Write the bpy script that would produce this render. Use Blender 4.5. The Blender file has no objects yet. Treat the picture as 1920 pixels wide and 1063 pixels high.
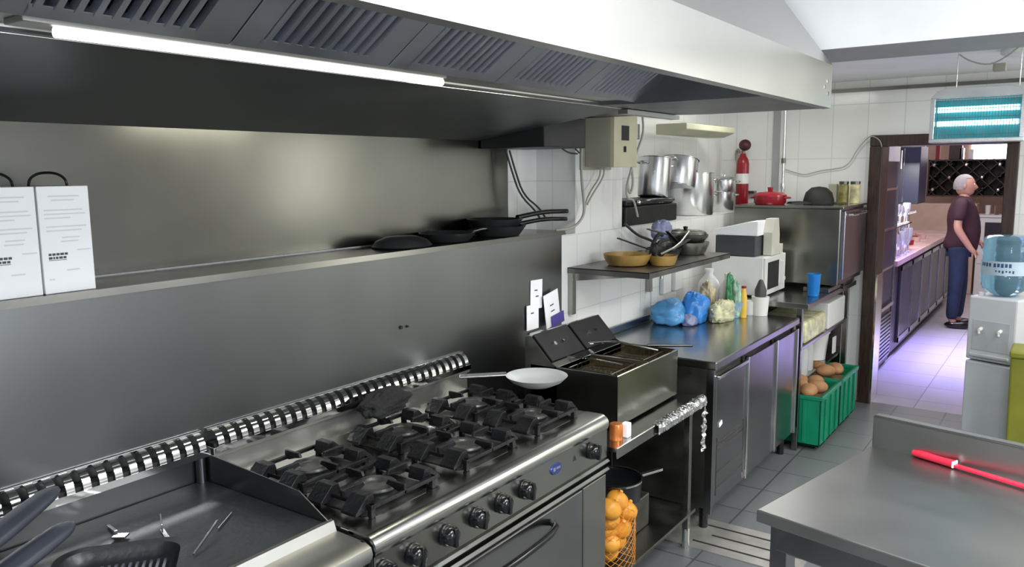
import bpy, bmesh, math, random
from mathutils import Vector, Matrix
random.seed(7)
PI = math.pi
SC = bpy.context.scene
COL = SC.collection

# ------------------------------------------------------------------ camera
cam_d = bpy.data.cameras.new('camera'); cam_d.lens = 28.13; cam_d.sensor_width = 36; cam_d.clip_start = 0.05; cam_d.clip_end = 100
cam = bpy.data.objects.new('camera', cam_d); COL.objects.link(cam); SC.camera = cam
def cam_matrix(yaw, pitch, roll):
    yaw, pitch, roll = map(math.radians, (yaw, pitch, roll))
    F = Vector((-math.sin(yaw)*math.cos(pitch), math.cos(yaw)*math.cos(pitch), -math.sin(pitch)))
    r = Vector((math.cos(yaw), math.sin(yaw), 0)); u = r.cross(F)
    R = math.cos(roll)*r + math.sin(roll)*u; U = -math.sin(roll)*r + math.cos(roll)*u
    m = Matrix((R, U, -F)).transposed().to_4x4(); m.translation = Vector((0, 0, 1.8)); return m
cam.matrix_world = cam_matrix(35.19, 8.02, -0.53)

# ------------------------------------------------------------------ world, view, large lights
w = bpy.data.worlds.new('world'); SC.world = w; w.use_nodes = True
w.node_tree.nodes['Background'].inputs[0].default_value = (0.75, 0.82, 0.95, 1)
w.node_tree.nodes['Background'].inputs[1].default_value = 0.12
SC.view_settings.view_transform = 'Standard'; SC.view_settings.look = 'None'
SC.view_settings.gamma = 1; SC.view_settings.exposure = 0.03; SC.view_settings.use_curve_mapping = False
def area(name, loc, size, power, color=(1, 1, 1), rot=(0, 0, 0), parent=None, spread=180):
    d = bpy.data.lights.new(name, 'AREA'); d.shape = 'RECTANGLE'; d.size, d.size_y = size
    d.energy = power; d.color = color; d.spread = math.radians(spread)
    o = bpy.data.objects.new(name, d); COL.objects.link(o); o.location = loc; o.rotation_euler = rot
    if parent: o.parent = parent
    return o
area('ceiling_area_light', (0.25, 1.6, 2.84), (0.6, 1.2), 62, (1.0, 0.99, 0.95))
area('ceiling_area_light', (0.25, -0.3, 2.84), (0.6, 1.2), 34, (0.93, 0.97, 1.0))
area('ceiling_area_light', (1.3, 3.0, 2.84), (0.6, 1.0), 60, (0.97, 0.98, 1.0))  # added to brighten the tiles of the left wall
area('passage_area_light', (0.9, 5.2, 2.42), (0.6, 0.6), 36, (1.0, 0.99, 0.93))
area('passage_area_light', (-1.7, 5.4, 2.42), (0.4, 0.4), 9, (1.0, 0.99, 0.93))  # added to lift the end wall tiles, has no fitting
area('daylight_window_light', (0.2, -1.45, 1.7), (1.5, 1.1), 70, (0.84, 0.91, 1.0), (math.radians(-90), 0, 0))
area('near_side_fill', (1.92, 1.3, 1.75), (1.0, 1.0), 56, (0.84, 0.91, 1.0), (0, math.radians(90), 0))  # fill added to brighten the cartons and cool the left panel
area('side_window_light', (1.93, 5.65, 1.85), (1.1, .9), 17, (1.0, 1.0, 0.88), (0, math.radians(90), 0))
area('hood_wall_fill', (-1.5, 2.1, 2.03), (0.06, .6), 3, (1.0, 0.99, 0.80), (0, math.radians(22), 0))  # fill added to brighten the cladding, no lamp at this spot
area('bar_violet_light', (-0.75, 8.4, 2.2), (0.6, 1.4), 34, (0.36, 0.30, 1.0), spread=70)
area('bar_white_light', (-0.9, 9.6, 2.85), (1.6, 3.0), 75, (1.0, 0.93, 0.95))
area('bar_glass_fill', (-1.55, 8.7, 1.85), (0.2, 1.2), 38, (0.96, 0.96, 1.0))  # added to whiten the glassware, has no fitting

# ------------------------------------------------------------------ materials
MATS = {}
def nm(name):
    m = bpy.data.materials.new(name); m.use_nodes = True; MATS[name] = m
    return m, m.node_tree.nodes, m.node_tree.links, m.node_tree.nodes['Principled BSDF']
def mat(name, col, rough=0.5, metal=0.0, bump=0.0, bscale=60, var=0.06, vscale=6, emis=None, estr=1, trans=0, alpha=1, spec=0.5, coat=0, stretch=(1, 1, 1), sss=0):
    m, N, L, b = nm(name)
    b.inputs['Base Color'].default_value = (*col, 1); b.inputs['Roughness'].default_value = rough; b.inputs['Metallic'].default_value = metal
    b.inputs['Specular IOR Level'].default_value = spec
    if trans: b.inputs['Transmission Weight'].default_value = trans; b.inputs['IOR'].default_value = 1.4
    if coat: b.inputs['Coat Weight'].default_value = coat
    if alpha < 1: b.inputs['Alpha'].default_value = alpha
    if sss: b.inputs['Subsurface Weight'].default_value = sss; b.inputs['Subsurface Radius'].default_value = (.02, .01, .005)
    if emis: b.inputs['Emission Color'].default_value = (*emis, 1); b.inputs['Emission Strength'].default_value = estr
    tc = N.new('ShaderNodeTexCoord'); mp = N.new('ShaderNodeMapping'); mp.inputs['Scale'].default_value = stretch
    L.new(tc.outputs['Object'], mp.inputs['Vector'])
    if var:
        n = N.new('ShaderNodeTexNoise'); n.inputs['Scale'].default_value = vscale; n.inputs['Detail'].default_value = 4
        L.new(mp.outputs[0], n.inputs['Vector'])
        r = N.new('ShaderNodeValToRGB'); a = [max(0, c*(1-var*2)) for c in col]; c2 = [min(1, c*(1+var*2)) for c in col]
        r.color_ramp.elements[0].color = (*a, 1); r.color_ramp.elements[1].color = (*c2, 1)
        r.color_ramp.elements[0].position = .3; r.color_ramp.elements[1].position = .7
        L.new(n.outputs[0], r.inputs[0]); L.new(r.outputs[0], b.inputs['Base Color'])
    if bump:
        n2 = N.new('ShaderNodeTexNoise'); n2.inputs['Scale'].default_value = bscale; L.new(mp.outputs[0], n2.inputs['Vector'])
        bp = N.new('ShaderNodeBump'); bp.inputs['Strength'].default_value = bump; bp.inputs['Distance'].default_value = 0.01
        L.new(n2.outputs[0], bp.inputs['Height']); L.new(bp.outputs[0], b.inputs['Normal'])
    return m
def steel(name, col=(.55, .55, .53), r0=.22, r1=.38, grain=(1, 60, 1), smear=.12, scale=3, bump=0):
    """brushed steel: fine grain along one axis, cloudy wiped patches in gloss and tone"""
    m, N, L, b = nm(name); b.inputs['Metallic'].default_value = 1
    tc = N.new('ShaderNodeTexCoord')
    n = N.new('ShaderNodeTexNoise'); n.inputs['Scale'].default_value = scale; n.inputs['Detail'].default_value = 2; n.inputs['Roughness'].default_value = .45
    L.new(tc.outputs['Object'], n.inputs['Vector'])
    mr = N.new('ShaderNodeMapRange'); mr.inputs[1].default_value = .2; mr.inputs[2].default_value = .8; mr.inputs[3].default_value = r0; mr.inputs[4].default_value = r1
    L.new(n.outputs[0], mr.inputs[0]); L.new(mr.outputs[0], b.inputs['Roughness'])
    r = N.new('ShaderNodeValToRGB')
    r.color_ramp.elements[0].color = (*[c*(1-smear) for c in col], 1); r.color_ramp.elements[1].color = (*[min(1, c*(1+smear)) for c in col], 1)
    r.color_ramp.elements[0].position = .15; r.color_ramp.elements[1].position = .85
    L.new(n.outputs[0], r.inputs[0]); L.new(r.outputs[0], b.inputs['Base Color'])
    mp = N.new('ShaderNodeMapping'); mp.inputs['Scale'].default_value = grain; L.new(tc.outputs['Object'], mp.inputs['Vector'])
    n2 = N.new('ShaderNodeTexNoise'); n2.inputs['Scale'].default_value = 14; n2.inputs['Detail'].default_value = 3; L.new(mp.outputs[0], n2.inputs['Vector'])
    bp = N.new('ShaderNodeBump'); bp.inputs['Strength'].default_value = bump*4; bp.inputs['Distance'].default_value = .0006
    L.new(n2.outputs[0], bp.inputs['Height'])
    if bump > 0: L.new(bp.outputs[0], b.inputs['Normal'])
    return m
def tile(name, ax, col, grout, size, rough=.15, mortar=.004, off=(0, 0), bump=.12, stag=0.0, var=.04):
    """ax: 'yz','xz','xy' - the two object axes the tiles run along"""
    m, N, L, b = nm(name); b.inputs['Roughness'].default_value = rough
    tc = N.new('ShaderNodeTexCoord'); sp = N.new('ShaderNodeSeparateXYZ'); cb = N.new('ShaderNodeCombineXYZ')
    L.new(tc.outputs['Object'], sp.inputs[0])
    L.new(sp.outputs['xyz'.index(ax[0])], cb.inputs[0]); L.new(sp.outputs['xyz'.index(ax[1])], cb.inputs[1])
    mp = N.new('ShaderNodeMapping'); mp.inputs['Location'].default_value = (*off, 0); L.new(cb.outputs[0], mp.inputs['Vector'])
    br = N.new('ShaderNodeTexBrick'); br.offset = stag; br.squash = 1; L.new(mp.outputs[0], br.inputs['Vector'])
    br.inputs['Scale'].default_value = 1; br.inputs['Brick Width'].default_value = size[0]; br.inputs['Row Height'].default_value = size[1]
    br.inputs['Mortar Size'].default_value = mortar; br.inputs['Mortar Smooth'].default_value = .4
    br.inputs['Color1'].default_value = (*[c*(1-var) for c in col], 1); br.inputs['Color2'].default_value = (*[min(1, c*(1+var)) for c in col], 1); br.inputs['Mortar'].default_value = (*grout, 1)
    n = N.new('ShaderNodeTexNoise'); n.inputs['Scale'].default_value = 2.5; n.inputs['Detail'].default_value = 4; L.new(tc.outputs['Object'], n.inputs['Vector'])
    mx = N.new('ShaderNodeMixRGB'); mx.blend_type = 'MULTIPLY'; mx.inputs[0].default_value = .25
    L.new(br.outputs['Color'], mx.inputs[1]); L.new(n.outputs['Color'], mx.inputs[2])
    L.new(br.outputs['Color'], b.inputs['Base Color'])
    mr = N.new('ShaderNodeMapRange'); mr.inputs[3].default_value = rough*.7; mr.inputs[4].default_value = rough*1.6; L.new(n.outputs[0], mr.inputs[0]); L.new(mr.outputs[0], b.inputs['Roughness'])
    inv = N.new('ShaderNodeMath'); inv.operation = 'SUBTRACT'; inv.inputs[0].default_value = 1; L.new(br.outputs['Fac'], inv.inputs[1])
    bp = N.new('ShaderNodeBump'); bp.inputs['Strength'].default_value = bump; bp.inputs['Distance'].default_value = .003
    L.new(inv.outputs[0], bp.inputs['Height']); L.new(bp.outputs[0], b.inputs['Normal'])
    return m
WHITE_T = (.82, .82, .80); GR = (.68, .68, .66)
T_YZ = tile('white_wall_tile_side', 'yz', WHITE_T, GR, (.25, .40), off=(.1, .13))
T_XZ = tile('white_wall_tile_end', 'xz', WHITE_T, GR, (.25, .40), off=(.02, .13))
T_XY = tile('white_wall_tile_ledge', 'xy', WHITE_T, GR, (.40, .40))
FLOOR = tile('grey_floor_tile', 'xy', (.145, .155, .16), (.07, .075, .08), (.33, .33), rough=.3, mortar=.006, off=(.05, .1))
BARFLOOR = tile('pale_bar_floor_tile', 'xy', (.52, .5, .55), (.3, .3, .33), (.45, .45), rough=.1, mortar=.004)
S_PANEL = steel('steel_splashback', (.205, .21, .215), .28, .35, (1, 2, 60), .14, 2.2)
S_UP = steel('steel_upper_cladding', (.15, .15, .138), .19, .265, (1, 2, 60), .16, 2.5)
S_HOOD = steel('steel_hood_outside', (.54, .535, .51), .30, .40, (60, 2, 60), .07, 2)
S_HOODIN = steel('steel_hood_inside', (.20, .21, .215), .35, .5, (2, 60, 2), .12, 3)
S_FILT = steel('steel_filter', (.44, .46, .52), .3, .45, (2, 60, 2), .12, 6)
S_RAIL = steel('steel_rolled_rail', (.56, .56, .53), .2, .265, (60, 2, 60), .06, 5)
BURN = mat('worn_burner_iron', (.10, .10, .095), .35, .6, var=.3, vscale=30)
S_RANGE = steel('steel_range', (.36, .36, .335), .19, .268, (60, 2, 60), .1, 5)
S_TOP = steel('steel_worktop', (.38, .38, .37), .16, .265, (30, 30, 2), .12, 4)
S_TABLE = steel('steel_prep_table', (.40, .405, .395), .28, .38, (8, 40, 2), .08, 4)
S_DARK = steel('steel_dark_greasy', (.20, .195, .18), .29, .5, (30, 2, 30), .25, 9)
S_FRY = steel('steel_fryer', (.28, .28, .255), .18, .268, (2, 40, 40), .12, 6)
S_DOOR = steel('steel_fridge_door', (.30, .30, .31), .18, .268, (2, 2, 50), .1, 5)
POLPAN = mat('polished_pan', (.85, .86, .88), .3, .45, var=.02)
CHROME = mat('bright_chrome', (.8, .8, .8), .1, 1, var=.02)
ALU = mat('aluminium_pot', (.66, .67, .68), .24, 1, var=.05, bump=.02, bscale=40)
FOIL = mat('crumpled_foil', (.8, .8, .8), .18, 1, bump=.6, bscale=50, var=.03)
IRON = mat('cast_iron', (.009, .009, .010), .38, 0, bump=.25, bscale=90, var=.3, vscale=20, spec=.3)
ENAM = mat('black_enamel_tray', (.03, .029, .027), .3, .2, bump=.1, bscale=50, var=.4, vscale=14)
BLKPL = mat('black_plastic', (.006, .006, .007), .16, var=.1)
BLKMT = mat('black_matt', (.012, .012, .012), .7, var=.2)
GRIDPL = mat('griddle_plate_iron', (.022, .025, .028), .36, .1, bump=.15, bscale=35, var=.2, vscale=5)
PANBLK = mat('pan_nonstick', (.02, .022, .025), .35, .2, bump=.08, bscale=70, var=.2)
HANDLE = mat('blue_black_handle', (.035, .04, .055), .35, var=.1)
PAPER = mat('white_card', (.97, .97, .98), .7, var=.01)
PAPERG = mat('faint_grey_print', (.74, .75, .77), .7, var=.02)
PAPERK = mat('dark_print', (.08, .08, .1), .7, var=.02)
CEIL = mat('white_ceiling_paint', (.84, .85, .87), .6, var=.02, vscale=3)
CREAM = mat('cream_box_plastic', (.55, .52, .36), .5, var=.04)
GREYBX = mat('grey_box_side', (.36, .345, .27), .5, var=.05)
WHPL = mat('white_plastic', (.78, .78, .76), .35, var=.02)
WHPLT = mat('white_translucent_plastic', (.78, .8, .8), .3, trans=.35, var=.02)
CABLEG = mat('grey_cable', (.4, .39, .34), .6, var=.05)
CABLEK = mat('black_cable', (.03, .03, .03), .5, var=.05)
WOODK = mat('dark_stained_wood', (.035, .018, .013), .35, bump=.12, bscale=25, var=.3, vscale=8, stretch=(8, 8, 1))
RED = mat('red_paint', (.27, .008, .018), .25, var=.05)
REDPL = mat('red_plastic', (.75, .03, .07), .3, var=.05)
GREENC = mat('green_crate_plastic', (.0, .22, .11), .4, var=.1)
BLUEPL = mat('blue_plastic', (.01, .2, .62), .3, var=.05)
BLUEBAG = mat('blue_bag_film', (.12, .38, .72), .25, bump=.5, bscale=18, var=.15, trans=.25)
OLIVE = mat('olive_plastic', (.23, .24, .02), .5, var=.06)
GREYCOOL = mat('grey_cooler_plastic', (.58, .60, .65), .4, var=.02)
GREYCOOLD = mat('grey_cooler_recess', (.46, .48, .51), .4, var=.02)
WBOT = mat('blue_water_bottle', (.30, .55, .72), .08, trans=.75, var=.03)
WOODL = mat('tan_pan_inside', (.32, .20, .06), .45, .2, var=.25, vscale=9)
COPPER = mat('orange_foil_packet', (.62, .2, .05), .25, .5, var=.2, vscale=12)
CREAMJ = mat('jar_contents', (.55, .5, .28), .35, var=.25, vscale=14)
OLIVEJ = mat('olive_jar_contents', (.22, .2, .06), .3, var=.25, vscale=20)
GLASSW = mat('bright_glassware', (.88, .9, .95), .06, .5, trans=.35, var=0)
GLASS = mat('clear_glass', (.92, .95, .95), .03, trans=1, var=0)
ONION = mat('yellow_onion_skin', (.78, .34, .04), .4, bump=.1, bscale=30, var=.12, vscale=12)
UVTUBE = mat('cyan_uv_tube', (.3, .9, 1), .3, emis=(.62, 1.0, 1.0), estr=2.0, var=0)
UVBACK = mat('teal_reflector', (.05, .35, .42), .3, .5, var=.1)
GLINT = mat('glint_glow', (1, 1, .95), .3, emis=(1, 1, .95), estr=1.6, var=0)  # glow for the reflected strip on the hood gutter
WINLIT = mat('daylit_window_glass', (1, 1, 1), .3, emis=(1, .97, 1), estr=3.5, var=0)
SKIN = mat('skin', (.46, .24, .18), .5, sss=.1, var=.05)
HAIR = mat('short_grey_hair', (.32, .3, .3), .8, bump=.4, bscale=120, var=.15)
SHIRT = mat('dark_maroon_shirt', (.035, .008, .018), .8, bump=.15, bscale=60, var=.15)
JEANS = mat('blue_denim', (.010, .020, .055), .85, bump=.2, bscale=120, var=.2)
TANWALL = mat('tan_wall_paint', (.62, .45, .36), .6, var=.05)
PINKTOP = mat('pinkish_bar_top', (.62, .42, .4), .2, var=.08)
RWALL = mat('grey_right_wall_paint', (.30, .30, .29), .5, var=.05)
BARDARK = mat('dark_bar_front', (.03, .025, .035), .3, var=.1)
BLUESTEEL = steel('steel_bar_fridge', (.38, .38, .44), .18, .268, (2, 2, 40), .1, 5)
GREENPK = mat('green_packet', (.06, .28, .12), .35, var=.3, vscale=25, bump=.3, bscale=25)
YELPK = mat('pale_yellow_packet', (.62, .6, .38), .4, var=.2, vscale=18, bump=.35, bscale=22)
YELLOW = mat('yellow_label', (.8, .5, .08), .4, var=.1)
PURPLE = mat('purple_print', (.08, .06, .3), .6, var=.1)
FABK = mat('black_cloth', (.01, .01, .01), .95, bump=.7, bscale=60, var=.2)
VIOLBAG = mat('violet_film_bag', (.35, .38, .6), .3, trans=.3, bump=.4, bscale=30, var=.2)
POTATO = mat('brown_vegetable_skin', (.4, .2, .09), .7, bump=.2, bscale=30, var=.2)
FRYB = mat('brown_burnt_tank', (.12, .095, .055), .3, .6, var=.25, vscale=12)
FRYOIL = mat('brown_fry_oil', (.09, .065, .03), .15, var=.2)
BADGE = mat('blue_badge', (.03, .05, .2), .25, .3, var=.05)
SOCKET = mat('socket_shadow', (.15, .15, .15), .5, var=.05)

# ------------------------------------------------------------------ mesh helpers
class MB:
    def __init__(s): s.bm = bmesh.new(); s.mi = 0
    def _tag(s, n0):
        s.bm.faces.ensure_lookup_table()
        for f in s.bm.faces[n0:]: f.material_index = s.mi
    def box(s, a, b):
        n = len(s.bm.faces); x0, x1 = sorted((a[0], b[0])); y0, y1 = sorted((a[1], b[1])); z0, z1 = sorted((a[2], b[2]))
        v = [s.bm.verts.new(p) for p in ((x0, y0, z0), (x1, y0, z0), (x1, y1, z0), (x0, y1, z0), (x0, y0, z1), (x1, y0, z1), (x1, y1, z1), (x0, y1, z1))]
        for f in ((0, 3, 2, 1), (4, 5, 6, 7), (0, 1, 5, 4), (1, 2, 6, 5), (2, 3, 7, 6), (3, 0, 4, 7)): s.bm.faces.new([v[i] for i in f])
        s._tag(n); return v
    def obox(s, c, size, rot=(0, 0, 0), M=None):
        v = s.box([-k/2 for k in size], [k/2 for k in size])
        from mathutils import Euler
        R = M or Euler(rot).to_matrix()
        for p in v: p.co = R @ p.co + Vector(c)
        return v
    def bar(s, p0, p1, wd, ht, up=(0, 0, 1)):
        p0, p1 = Vector(p0), Vector(p1); d = p1-p0; z = d.normalized(); x = Vector(up).cross(z)
        if x.length < 1e-4: x = Vector((1, 0, 0)).cross(z)
        x.normalize(); y = z.cross(x); R = Matrix((x, y, z)).transposed()
        return s.obox((p0+p1)/2, (wd, ht, d.length), M=R)
    def cyl(s, p0, p1, r0, r1=None, n=20, caps=True):
        k = len(s.bm.faces); r1 = r0 if r1 is None else r1
        p0, p1 = Vector(p0), Vector(p1); z = (p1-p0).normalized(); x = z.orthogonal().normalized(); y = z.cross(x)
        A = [s.bm.verts.new(p0+r0*(math.cos(2*PI*i/n)*x+math.sin(2*PI*i/n)*y)) for i in range(n)]
        B = [s.bm.verts.new(p1+r1*(math.cos(2*PI*i/n)*x+math.sin(2*PI*i/n)*y)) for i in range(n)]
        for i in range(n): s.bm.faces.new((A[i], A[(i+1) % n], B[(i+1) % n], B[i]))
        if caps: s.bm.faces.new(A[::-1]); s.bm.faces.new(B)
        s._tag(k); return A+B
    def lathe(s, prof, c=(0, 0, 0), n=32, M=None, sx=1, sy=1):
        k = len(s.bm.faces); rings = []; allv = []
        for r, z in prof:
            if r < 1e-5: ring = [s.bm.verts.new((0, 0, z))]
            else: ring = [s.bm.verts.new((r*sx*math.cos(2*PI*i/n), r*sy*math.sin(2*PI*i/n), z)) for i in range(n)]
            rings.append(ring); allv += ring
        for A, B in zip(rings, rings[1:]):
            for i in range(n):
                j = (i+1) % n
                if len(A) == 1 and len(B) == 1: continue
                if len(A) == 1: s.bm.faces.new((A[0], B[i], B[j]))
                elif len(B) == 1: s.bm.faces.new((A[i], A[j], B[0]))
                else: s.bm.faces.new((A[i], A[j], B[j], B[i]))
        for v in allv: v.co = (M @ v.co if M else v.co)+Vector(c)
        s._tag(k); return allv
    def tube(s, pts, r, n=8, smooth=0):
        pts = [Vector(p) for p in pts]
        for _ in range(smooth):
            q = [pts[0]]
            for a, b in zip(pts, pts[1:]): q += [a*.75+b*.25, a*.25+b*.75]
            pts = q+[pts[-1]]
        k = len(s.bm.faces); rings = []; x = None
        for i, p in enumerate(pts):
            d = (pts[min(i+1, len(pts)-1)]-pts[max(i-1, 0)]).normalized()
            x = d.orthogonal().normalized() if x is None else (x-d*x.dot(d)).normalized()
            y = d.cross(x); rr = r[i*len(r)//len(pts)] if isinstance(r, (list, tuple)) else r
            rings.append([s.bm.verts.new(p+rr*(math.cos(2*PI*j/n)*x+math.sin(2*PI*j/n)*y)) for j in range(n)])
        for A, B in zip(rings, rings[1:]):
            for j in range(n): s.bm.faces.new((A[j], A[(j+1) % n], B[(j+1) % n], B[j]))
        s.bm.faces.new(rings[0][::-1]); s.bm.faces.new(rings[-1]); s._tag(k)
    def prism(s, prof, axis, a, b):
        """closed 2D profile extruded along an axis; profile in the other two axes in xyz order"""
        k = len(s.bm.faces)
        def P(u, v, t): return {'x': (t, u, v), 'y': (u, t, v), 'z': (u, v, t)}[axis]
        A = [s.bm.verts.new(P(u, v, a)) for u, v in prof]; B = [s.bm.verts.new(P(u, v, b)) for u, v in prof]
        n = len(prof)
        s.bm.faces.new(A[::-1]); s.bm.faces.new(B)
        for i in range(n): s.bm.faces.new((A[i], A[(i+1) % n], B[(i+1) % n], B[i]))
        s._tag(k)
    def sheet(s, prof, axis, a, b, t=.0015):
        """open polyline given thickness, extruded along an axis"""
        q = [Vector(p) for p in prof]; up = []; dn = []
        for i, p in enumerate(q):
            d = (q[min(i+1, len(q)-1)]-q[max(i-1, 0)]).normalized(); nn = Vector((-d.y, d.x))*t
            up.append(p+nn); dn.append(p-nn)
        s.prism([tuple(v) for v in up]+[tuple(v) for v in dn[::-1]], axis, a, b)
    def ball(s, c, r, n=16, sc=(1, 1, 1), jit=0, M=None):
        prof = [(r*math.sin(PI*i/n), -r*math.cos(PI*i/n)) for i in range(n+1)]
        vs = s.lathe(prof, (0, 0, 0), n=n+4)
        for v in vs:
            v.co = Vector((v.co.x*sc[0], v.co.y*sc[1], v.co.z*sc[2]))
            if jit: v.co *= 1+random.uniform(-jit, jit)
            if M: v.co = M @ v.co
            v.co += Vector(c)
        return vs
    def build(s, name, mats, parent=None, bevel=0, smooth=None, label=None, seg=2):
        me = bpy.data.meshes.new(name)
        bmesh.ops.recalc_face_normals(s.bm, faces=s.bm.faces)
        if parent is None:
            vs = [v.co for v in s.bm.verts]
            o0 = Vector(((min(v.x for v in vs)+max(v.x for v in vs))/2, (min(v.y for v in vs)+max(v.y for v in vs))/2, min(v.z for v in vs)))
        else:
            o0 = Vector((0, 0, 0)); p = parent
            while p: o0 += p.location; p = p.parent
        for v in s.bm.verts: v.co -= o0
        if smooth is not None:
            for f in s.bm.faces: f.smooth = True
            for e in s.bm.edges:
                if len(e.link_faces) == 2 and e.calc_face_angle(0) > math.radians(smooth): e.smooth = False
        s.bm.to_mesh(me); s.bm.free()
        for m in (mats if isinstance(mats, (list, tuple)) else [mats]): me.materials.append(m)
        o = bpy.data.objects.new(name, me); COL.objects.link(o)
        if parent: o.parent = parent
        else: o.location = o0
        if bevel:
            b = o.modifiers.new('bevel', 'BEVEL'); b.width = bevel; b.segments = seg; b.limit_method = 'ANGLE'; b.angle_limit = math.radians(40)
        if label: o['label'] = label
        return o
def tag(o, label, cat, group=None, kind=None):
    o['label'] = label; o['category'] = cat
    if group: o['group'] = group
    if kind: o['kind'] = kind
    return o
def struct(o, label=None):
    o['kind'] = 'structure'
    if label: o['label'] = label
    return o
def thing(name, label, cat, loc=(0, 0, 0), group=None):
    o = bpy.data.objects.new(name, None); COL.objects.link(o); o.location = loc; o.empty_display_size = .05
    return tag(o, label, cat, group)
def place(o, loc, rz=0, rx=0, ry=0):
    o.location = loc; o.rotation_euler = (rx, ry, rz); return o
def copy_tree(o, parent=None):
    c = o.copy(); COL.objects.link(c); c.parent = parent
    for ch in [k for k in bpy.data.objects if k.parent == o]: copy_tree(ch, c)
    return c
def crumple(name, c, size, m, seed, lump=.25, fine=.12, squash=2.6, rz=0):
    from mathutils import noise
    q = MB(); n = 40; c = Vector(c); off = Vector((seed*7.3, seed*3.1, seed))
    prof = [(math.sin(PI*i/n), -math.cos(PI*i/n)) for i in range(n+1)]
    for v in q.lathe(prof, n=48):
        p = v.co.normalized(); k = 1/((abs(p.x)**squash+abs(p.y)**squash+abs(p.z)**squash)**(1/squash))
        r = k*(1+lump*noise.noise(p*1.6+off)+fine*abs(noise.noise(p*4.5+off))+fine*.5*abs(noise.noise(p*11+off)))
        v.co = Vector((p.x*size[0]/2, p.y*size[1]/2, p.z*size[2]/2))*r
    z0 = -size[2]/2*.82
    for v in q.bm.verts: v.co.z = max(v.co.z, z0); v.co = Matrix.Rotation(rz, 3, 'Z') @ v.co + c + Vector((0, 0, -z0+.001))
    return q.build(name, m, smooth=75)
def bx(name, a, b, m, parent=None, bevel=.002, label=None):
    q = MB(); q.box(a, b); return q.build(name, m, parent, bevel, label=label)
# ------------------------------------------------------------------ the room
YE = 6.5
q = MB(); q.box((-2.6, -1.6, -.12), (2.0, YE+.02, 0)); struct(q.build('floor', FLOOR), 'grey tiled kitchen floor')
q = MB(); q.box((-4.2, YE+.02, -.12), (2.4, 14.2, 0)); struct(q.build('floor', BARFLOOR), 'glossy pale tiled floor of the bar room, lit violet')
# left wall: thick lower wall with a ledge, thinner upper wall, flush pier
def faced_wall(name, boxes, label):
    q = MB()
    for a, b in boxes: q.box(a, b)
    o = q.build(name, [T_YZ, T_XZ, T_XY]); o.location = (0, 0, 0)
    return o
def fw(name, boxes, label):
    q = MB()
    for a, b in boxes: q.box(a, b)
    bmesh.ops.recalc_face_normals(q.bm, faces=q.bm.faces)
    for f in q.bm.faces:
        n = f.normal; f.material_index = 0 if abs(n.x) > .7 else (1 if abs(n.y) > .7 else 2)
    return struct(q.build(name, [T_YZ, T_XZ, T_XY]), label)
fw('wall_left', [((-2.6, -1.6, 0), (-2.12, 6.1, 1.475)), ((-2.6, 6.1, 0), (-2.44, YE, 1.475))], 'white tiled lower kitchen wall with a ledge on top')
fw('wall_left', [((-2.6, -1.6, 1.475), (-2.36, 4.10, 2.95))], 'upper wall behind the hood')
fw('wall_left', [((-2.36, 3.58, 1.475), (-2.12, 4.10, 2.95))], 'flush white tiled pier carrying the control box')
fw('wall_left', [((-2.6, 4.10, 1.475), (-2.44, YE, 2.95))], 'white tiled upper wall behind the pots')
DX0, DX1, DZ = -1.20, -.42, 1.955
fw('wall_back', [((-2.6, YE, 0), (DX0-.02, YE+.14, 2.95)), ((DX1+.02, YE, 0), (2.0, YE+.14, 2.95)), ((DX0-.02, YE, DZ+.02), (DX1+.02, YE+.14, 2.95))], 'white tiled end wall with the bar doorway')
q = MB()
for a, b in (((1.95, -1.6, 0), (2.1, .8, 2.95)), ((1.95, 1.8, 0), (2.1, 5.0, 2.95)), ((1.95, .8, 0), (2.1, 1.8, 1.25)), ((1.95, .8, 2.25), (2.1, 1.8, 2.95)), ((1.95, 6.2, 0), (2.1, YE, 2.95)), ((1.95, 5.0, 0), (2.1, 6.2, 1.2)), ((1.95, 5.0, 2.45), (2.1, 6.2, 2.95))): q.box(a, b)
struct(q.build('wall_right', RWALL), 'grey painted wall on the right')
fw('wall_right', [((1.935, -1.6, 0), (1.949, 6.45, 1.2))], 'white tiled lower part of the right wall')
q = MB(); q.box((2.0, .8, 1.25), (2.02, 1.8, 2.25)); struct(q.build('near_side_pane', GLASS))  # pane added to go with the near side fill
q = MB(); q.box((2.0, 5.0, 1.2), (2.02, 6.2, 2.45)); struct(q.build('window_4', GLASS))
fw('wall_front', [((-2.6, -1.75, 0), (-.75, -1.6, 2.95)), ((1.15, -1.75, 0), (2.1, -1.6, 2.95)), ((-.75, -1.75, 0), (1.15, -1.6, 1.1)), ((-.75, -1.75, 2.3), (1.15, -1.6, 2.95))], 'white tiled wall behind the viewpoint')
q = MB(); q.box((-.75, -1.7, 1.1), (1.15, -1.68, 2.3)); struct(q.build('window_1', GLASS))
q = MB(); q.box((-2.6, -1.75, 2.92), (2.1, 3.65, 3.0)); struct(q.build('ceiling', CEIL), 'white painted high kitchen ceiling')
q = MB(); q.box((-2.6, 4.12, 2.44), (2.1, YE+.14, 2.52)); struct(q.build('ceiling', CEIL), 'lower white ceiling over the passage')
GSOF = mat('grey_soffit', (.36, .365, .37), .6, var=.03)
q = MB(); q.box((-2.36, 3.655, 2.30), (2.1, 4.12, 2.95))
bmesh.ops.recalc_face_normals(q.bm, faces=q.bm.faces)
for f in q.bm.faces: f.material_index = 1 if f.normal.z < -.7 else 0  # downward face gets a darker grey than the sides
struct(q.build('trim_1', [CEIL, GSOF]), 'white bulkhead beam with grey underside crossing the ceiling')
# faint panel joint battens on the bulkhead
q = MB(); q.box((-2.36, YE-.03, 2.36), (1.95, YE-.001, 2.385)); struct(q.build('trim_2', S_DARK), 'thin dark pipe running along the top of the end wall')

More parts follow.
